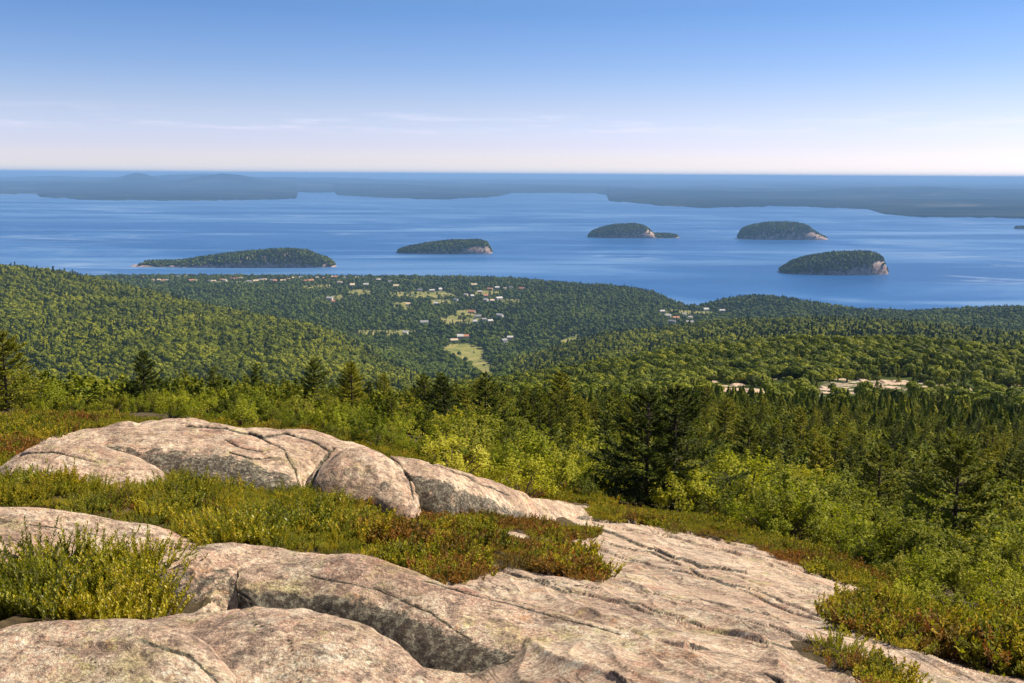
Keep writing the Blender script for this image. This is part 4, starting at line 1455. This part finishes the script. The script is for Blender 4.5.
hs_ = []
hr = random.Random(4)
for i in range(34):     # row of houses along the near shore
    px = 146 + i * 5.7 + hr.uniform(-2, 2)
    py = 279.5 + hr.uniform(-1.0, 3.2) - (0 if px > 200 else 0.5)
    ri = hr.choice([2, 3, 3, 2, 1, 0]); wi = hr.choice([0, 1, 1, 2])
    hs_.append(house(px, py, hr.uniform(12, 26), hr.uniform(9, 14), hr.uniform(5, 7.5), hr.uniform(-.5, .5), wi, ri,
                     ROOFW[ri] + " house in the village row by the shore opposite the longest island", 'houses along the village shore'))
VC = [(333, 278), (345, 279), (357, 279), (378, 281), (390, 283), (340, 284), (352, 286), (366, 286), (330, 300), (334, 303), (396, 287),
      (420, 291), (432, 292), (440, 291), (474, 286), (490, 290), (497, 289), (505, 290), (511, 289), (466, 296), (472, 297), (480, 293), (486, 297),
      (456, 301), (486, 301), (492, 302), (499, 300), (522, 290), (408, 306), (436, 305), (472, 313), (478, 318), (484, 321), (475, 323), (490, 323),
      (500, 317), (406, 334), (460, 340), (466, 339), (454, 343), (504, 343), (424, 324), (510, 340)]
for (px, py) in VC:
    ri = hr.choice([1, 1, 0, 2, 3, 1]); wi = hr.choice([0, 0, 1])
    hs_.append(house(px, py, hr.uniform(12, 24), hr.uniform(9, 14), hr.uniform(4.5, 7), hr.uniform(-.7, .7), wi, ri,
                     ROOFW[ri] + " house among the trees and small meadows of the valley", 'houses scattered through the valley'))
for (px, py) in [(662, 313), (668, 317), (676, 319), (684, 316), (690, 319), (706, 311), (722, 312), (672, 323), (690, 324), (760, 322), (768, 322), (848, 318)]:
    ri = hr.choice([1, 1, 0, 2]); wi = 0
    hs_.append(house(px, py, hr.uniform(12, 22), hr.uniform(9, 13), hr.uniform(4.5, 6.5), hr.uniform(-.5, .5), wi, ri,
                     ROOFW[ri] + " house by the cove at the neck of the wooded peninsula", 'houses by the cove'))
for (px, py) in [(985, 338), (992, 339), (1000, 340), (1008, 342), (1016, 344), (1022, 342)]:
    ri = 1
    hs_.append(house(px, py, hr.uniform(12, 20), hr.uniform(8, 12), 5, hr.uniform(-.5, .5), 0, ri,
                     "pale-roofed house in the trees near the right edge beyond the shelf", 'houses near the right edge'))
hs_ = np.array(hs_)
X, Y, Z = FP
keep = np.ones(len(X), bool)
low = np.zeros(len(X), bool)
for hx, hy, hl in hs_:
    low |= (np.abs(X - hx) < hl * .5 + 8) & (Y < hy) & (Y > hy - 95)
    keep &= ~((np.abs(X - hx) < hl * .5 + 5) & (Y - hy < hl * .5 + 4) & (Y - hy > -(hl * .5 + 16)))
X, Y, Z, low = X[keep], Y[keep], Z[keep], low[keep]
n = len(X)
print('far forest', n)
con = rng.random(n) < (0.16 + 0.2 * vnoise(X / 220, Y / 220, 9.0) + 0.35 * sstep(2200, 3000, Y))
pick = np.where(con, 5 + rng.integers(0, 3, n), rng.integers(0, 5, n))
hillside = ((X < -0.02 * Y) & (Z > 95 + 25 * vnoise(X / 120, Y / 120, 5.0))) | ((X > 0.0) & (Y < 2080 + 60 * vnoise(X / 150, 0.5, 5.0)))
pick = np.where((pick < 5) & ~hillside, 8 + pick, pick)
s = 0.48 + 0.75 * rng.random(n) ** 1.5
s = s * np.where(Y < 1300, 0.85, 1.0) * np.where(low, 0.42, 1.0)
scatter("valley_forest", np.stack([X, Y, Z - .4], 1), np.stack([rng.normal(0, .05, n), rng.normal(0, .05, n), rng.random(n) * 6.28], 1),
        np.stack([s * 1.05, s * 1.05, s * (0.85 + .4 * rng.random(n))], 1), pick, FC,
        "closed green forest covering the hills and valley down to the shore")

# road through the valley
m, nt, b, out = mat("worn_asphalt")
b.inputs['Base Color'].default_value = (0.22, 0.2, 0.18, 1); b.inputs['Roughness'].default_value = 0.9

# ------------------------------------------------------------------ islands
ICON = [merge_mesh('island_conifer', *far_crown(540 + i, 4.6, 15.0, 80, 1.5, True), M_FARS, M_BARK) for i in range(3)] + \
       [merge_mesh('island_tree', *far_crown(550 + i, 6.0, 12.0, 90, 1.6), M_FAR2, M_BARK) for i in range(3)]


def island(label, sil, row, df, db, cliff, q=2.0, p=2.2, rim=4.5):
    Yw = float(EYE / py2t(row - ROLL * (sil[len(sil) // 2][0] - 512)))
    s = [(a, b_, Yw + df) for a, b_ in sil]
    V, S, T, nn, prof = loft(s, df, db, n=170, mrows=90, p=p, q=q, taper=2.2, base=0.0, sink=3.0, amp=5.0, freq=0.012, seed=Yw * .01)
    e = bpy.data.objects.new("island", None)
    c = V.reshape(-1, 3)
    org = np.array([c[:, 0].mean(), c[:, 1].mean(), 0])
    e.location = org
    scene.collection.objects.link(e)
    tag(e, label, 'island', 'wooded islands in the bay')
    link("rocky_ground", new_mesh("island_ground", c - org, grid_faces(170, 90), M_ISROCK, True), e)
    # trees over the whole top but not on the shore rim or the cliff
    k = int(len(c) * 0.55)
    i = rng.integers(0, 169, k); j = rng.integers(0, 89, k)
    a, b2 = rng.random((2, k, 1))
    P_ = V[i, j] * (1 - a) * (1 - b2) + V[i + 1, j] * a * (1 - b2) + V[i, j + 1] * (1 - a) * b2 + V[i + 1, j + 1] * a * b2
    qx, qy = proj(*P_.T)
    ok = P_[:, 2] > rim + 3 * vnoise(P_[:, 0] / 60, P_[:, 1] / 60, 1.)
    front = P_[:, 1] < Yw + df * 1.05
    for pol in cliff:
        ok &= ~(in_poly(qx, qy + 1.0 * vnoise(qx / 2, qy / 2, 4.), pol) & front & (rng.random(k) < .93))
    P_ = P_[ok]
    k = len(P_)
    sc = 0.45 + .75 * rng.random(k) ** 1.4
    scatter("island_woods", P_ - org - [0, 0, .5], np.stack([np.zeros(k), np.zeros(k), rng.random(k) * 6.28], 1), np.stack([sc, sc, sc], 1), rng.integers(0, 6, k), ICON,
            None, parent=e)
    return e


island("longest low wooded island with pale shore rocks along its near side",
       [(108, 267.6), (128, 265.0), (150, 262.6), (175, 262), (200, 258.8), (225, 255.5), (250, 252.3), (272, 251), (290, 250.5), (305, 252), (318, 257), (328, 259), (337, 264)], 268, 115, 120,
       [[(322, 264), (340, 261), (340, 270), (322, 270)]], rim=5.5)
island("small dark wooded island with pink cliff end, beside the longest island",
       [(394, 253.3), (403, 249.5), (420, 245.8), (440, 243), (460, 241.6), (476, 241.6), (486, 243.5), (491, 250), (493, 253.5)], 254.3, 110, 120,
       [[(464, 249), (478, 246), (486, 246), (494, 246), (494, 256), (464, 256)]], p=3)
island("humped dark wooded island with a cliff and a low tail",
       [(587, 237), (592, 232.5), (603, 228.5), (618, 225.5), (632, 225), (643, 226.5), (650, 230.5), (656, 234.5), (668, 234.8), (676, 236), (681, 237.5)], 238.3, 130, 140,
       [[(640, 234), (650, 230), (655, 232), (655, 240), (640, 240)]], p=3)
island("twin-humped dark wooded island beyond the round right-hand one",
       [(738, 234), (744, 229), (758, 225), (775, 223.6), (795, 223.8), (806, 226.5), (812, 231), (820, 235.5), (828, 238.5)], 240, 150, 150,
       [[(806, 233), (830, 234), (830, 242), (806, 241)]], p=3)
island("large rounded wooded island with pink cliffs, nearest of the islands at right",
       [(779, 273), (786, 268), (798, 261.5), (815, 257), (835, 254.3), (855, 253.3), (870, 254.2), (878, 257), (883, 264), (885, 270), (887, 274)], 275.3, 130, 130,
       [[(845, 272), (855, 268.5), (868, 268), (876, 262), (890, 260), (890, 278), (845, 278)]], p=3)
island("thin dark sliver of an islet at the right edge",
       [(1013, 228.8), (1017, 227.8), (1024, 227.4), (1034, 227.6), (1045, 228.8)], 229, 50, 50, [])

# ------------------------------------------------------------------ leafy shrubs and heath in the foreground
def pts_in(poly, dens, y0, y1):
    px = np.array([p[0] for p in poly]); 
    out = []
    area = 0
    X = rng.uniform(-0.7 * y1, 0.7 * y1, int(dens * 1.4 * y1 * (y1 - y0)))
    Y = rng.uniform(y0, y1, len(X))
    Z = gz(X, Y)
    qx, qy = proj(X, Y, Z)
    wob = 5 * vnoise(qx / 14, qy / 7, 2.2)
    ok = in_poly(qx + wob, qy + wob * .5, poly)
    return X[ok], Y[ok], Z[ok]


T_TALL = [merge_mesh('heath_tuft', *sprig(600 + i, 0.24, 28, 34, 0.0145, 0.17, wid=.5, up=.75), M_HEATH if i % 4 else M_LAUREL, M_TWIG) for i in range(5)]
T_LOW = [merge_mesh('heath_tuft', *sprig(620 + i, 0.12, 28, 14, 0.0145, 0.16, wid=.52, up=.7), M_HEATH, M_TWIG) for i in range(4)]
T_RED = [merge_mesh('heath_tuft', *sprig(640 + i, 0.11, 28, 13, 0.014, 0.16, wid=.52, up=.7), M_HEATH_R, M_TWIG) for i in range(4)]


def heath(name, label, key, dens, y0, y1, meshes, h0=1.0, redf=None):
    X, Y, Z = pts_in(HEATH[key], dens, y0, y1)
    n = len(X)
    cl = fbm(X / 0.8, Y / 0.8, 4.4, 3)
    keep = rng.random(n) < 0.8 + 0.5 * cl
    X, Y, Z, cl = X[keep], Y[keep], Z[keep], cl[keep]
    n = len(X)
    s = h0 * (0.7 + .45 * rng.random(n)) * (1 + 0.6 * cl) * np.clip(1.3 - 1.35 * np.abs(vnoise(X / 0.75, Y / 0.75, 3.1)), .5, 1.3)
    nm = len(meshes)
    pick = rng.integers(0, nm, n)
    if redf is not None:
        rp = (vnoise(X / 1.3, Y / 1.3, 7.7) * .6 + redf + rng.normal(0, .25, n)) > 0.5
        pick = np.where(rp, nm + rng.integers(0, len(T_RED), n), pick)
    print(name, n)
    return scatter(name, np.stack([X, Y, Z], 1), np.stack([rng.normal(0, .18, n), rng.normal(0, .18, n), rng.random(n) * 6.28], 1), np.stack([s, s, s], 1), pick, meshes + T_RED, label)


heath("heath_plants", "knee-high yellow-green heath below the biggest rounded rock", 'tall', 80, 6.5, 13.0, T_TALL, 0.74, 0.22)
heath("heath_plants", "olive and rust heath mat spreading across the middle of the ledge", 'mid', 110, 5.0, 14.5, T_LOW, 1.0, 0.58)
heath("heath_plants", "thin olive heath strip along the far edge of the granite slab", 'edge', 60, 10.0, 26, T_LOW, 1.1, 0.35)
heath("heath_plants", "olive heath mat over the right-hand lower corner of the slab", 'right', 120, 4.2, 10.5, T_LOW, 1.15, 0.15)
heath("heath_plants", "small tuft of heath rooted in the slab near the bottom edge", 'small', 110, 3.9, 6.0, T_LOW, 0.75, 0.3)
heath("heath_plants", "leafy heath filling the hollow beyond the lower left boulders", 'hollow', 90, 3.3, 7.5, T_TALL, 0.95, 0.1)
heath("heath_plants", "narrow band of olive heath at the foot of the bushes behind the boulders", 'back', 60, 14, 34, T_LOW, 1.4, 0.2)
heath("heath_plants", "brown and rust heath on the upper left behind the rocks", 'upper', 70, 11, 30, T_LOW, 1.3, 0.42)

SHR = [(-30, 610), (10, 600), (45, 612), (30, 590), (135, 610), (60, 596), (90, 600), (120, 590), (150, 580),
       (-10, 580), (35, 572), (80, 578), (110, 572), (140, 565), (60, 566), (160, 562), (15, 612), (100, 590)]
for i, (a, b_) in enumerate(SHR):
    X, Y, Z = (float(v[0]) for v in ground_hit(a, b_ + 6, 3.4, 9))
    put(LAUREL[i % 5], (X, Y, Z - .02), 0.80 + 0.35 * hr.random(), hr.random() * 6.28, "bright green leafy shrub in the hollow between the lower left rocks", 'shrub',
        'leafy shrubs in the lower left hollow')
for (a, b_, s_, lab) in [(838, 640, .5, "low leafy shrub at the left tip of the right-hand heath mat"), (255, 535, 1.4, "taller green shrub in the heath in front of the squat rock"), (225, 530, 1.3, "rounded green shrub in the heath below the biggest rock")]:
    X, Y, Z = (float(v[0]) for v in ground_hit(a, b_, 4, 12))
    put(LAUREL[i % 5], (X, Y, Z - .02), s_, 1.0, lab, 'shrub')

# ------------------------------------------------------------------ haze
HZ0, HZ1 = -9.0, 520.0
v, f = box_vf(-156000, 156000, -154000, 156000, HZ0, HZ1)
hm = bpy.data.materials.new("air_haze"); hm.use_nodes = True
nt = hm.node_tree; nodes_of(nt)
out = N(nt, 'ShaderNodeOutputMaterial'); pv = N(nt, 'ShaderNodeVolumePrincipled')
pv.inputs['Color'].default_value = (0.29, 0.55, 1.0, 1)
pv.inputs['Density'].default_value = 3.7e-5
pv.inputs['Anisotropy'].default_value = 0.0
nt.links.new(pv.outputs[0], out.inputs['Volume'])
haze = link("haze", new_mesh("haze", v, f[:, ::1], hm, False))
tag(haze, "thin blue air haze over the bay", kind='stuff')
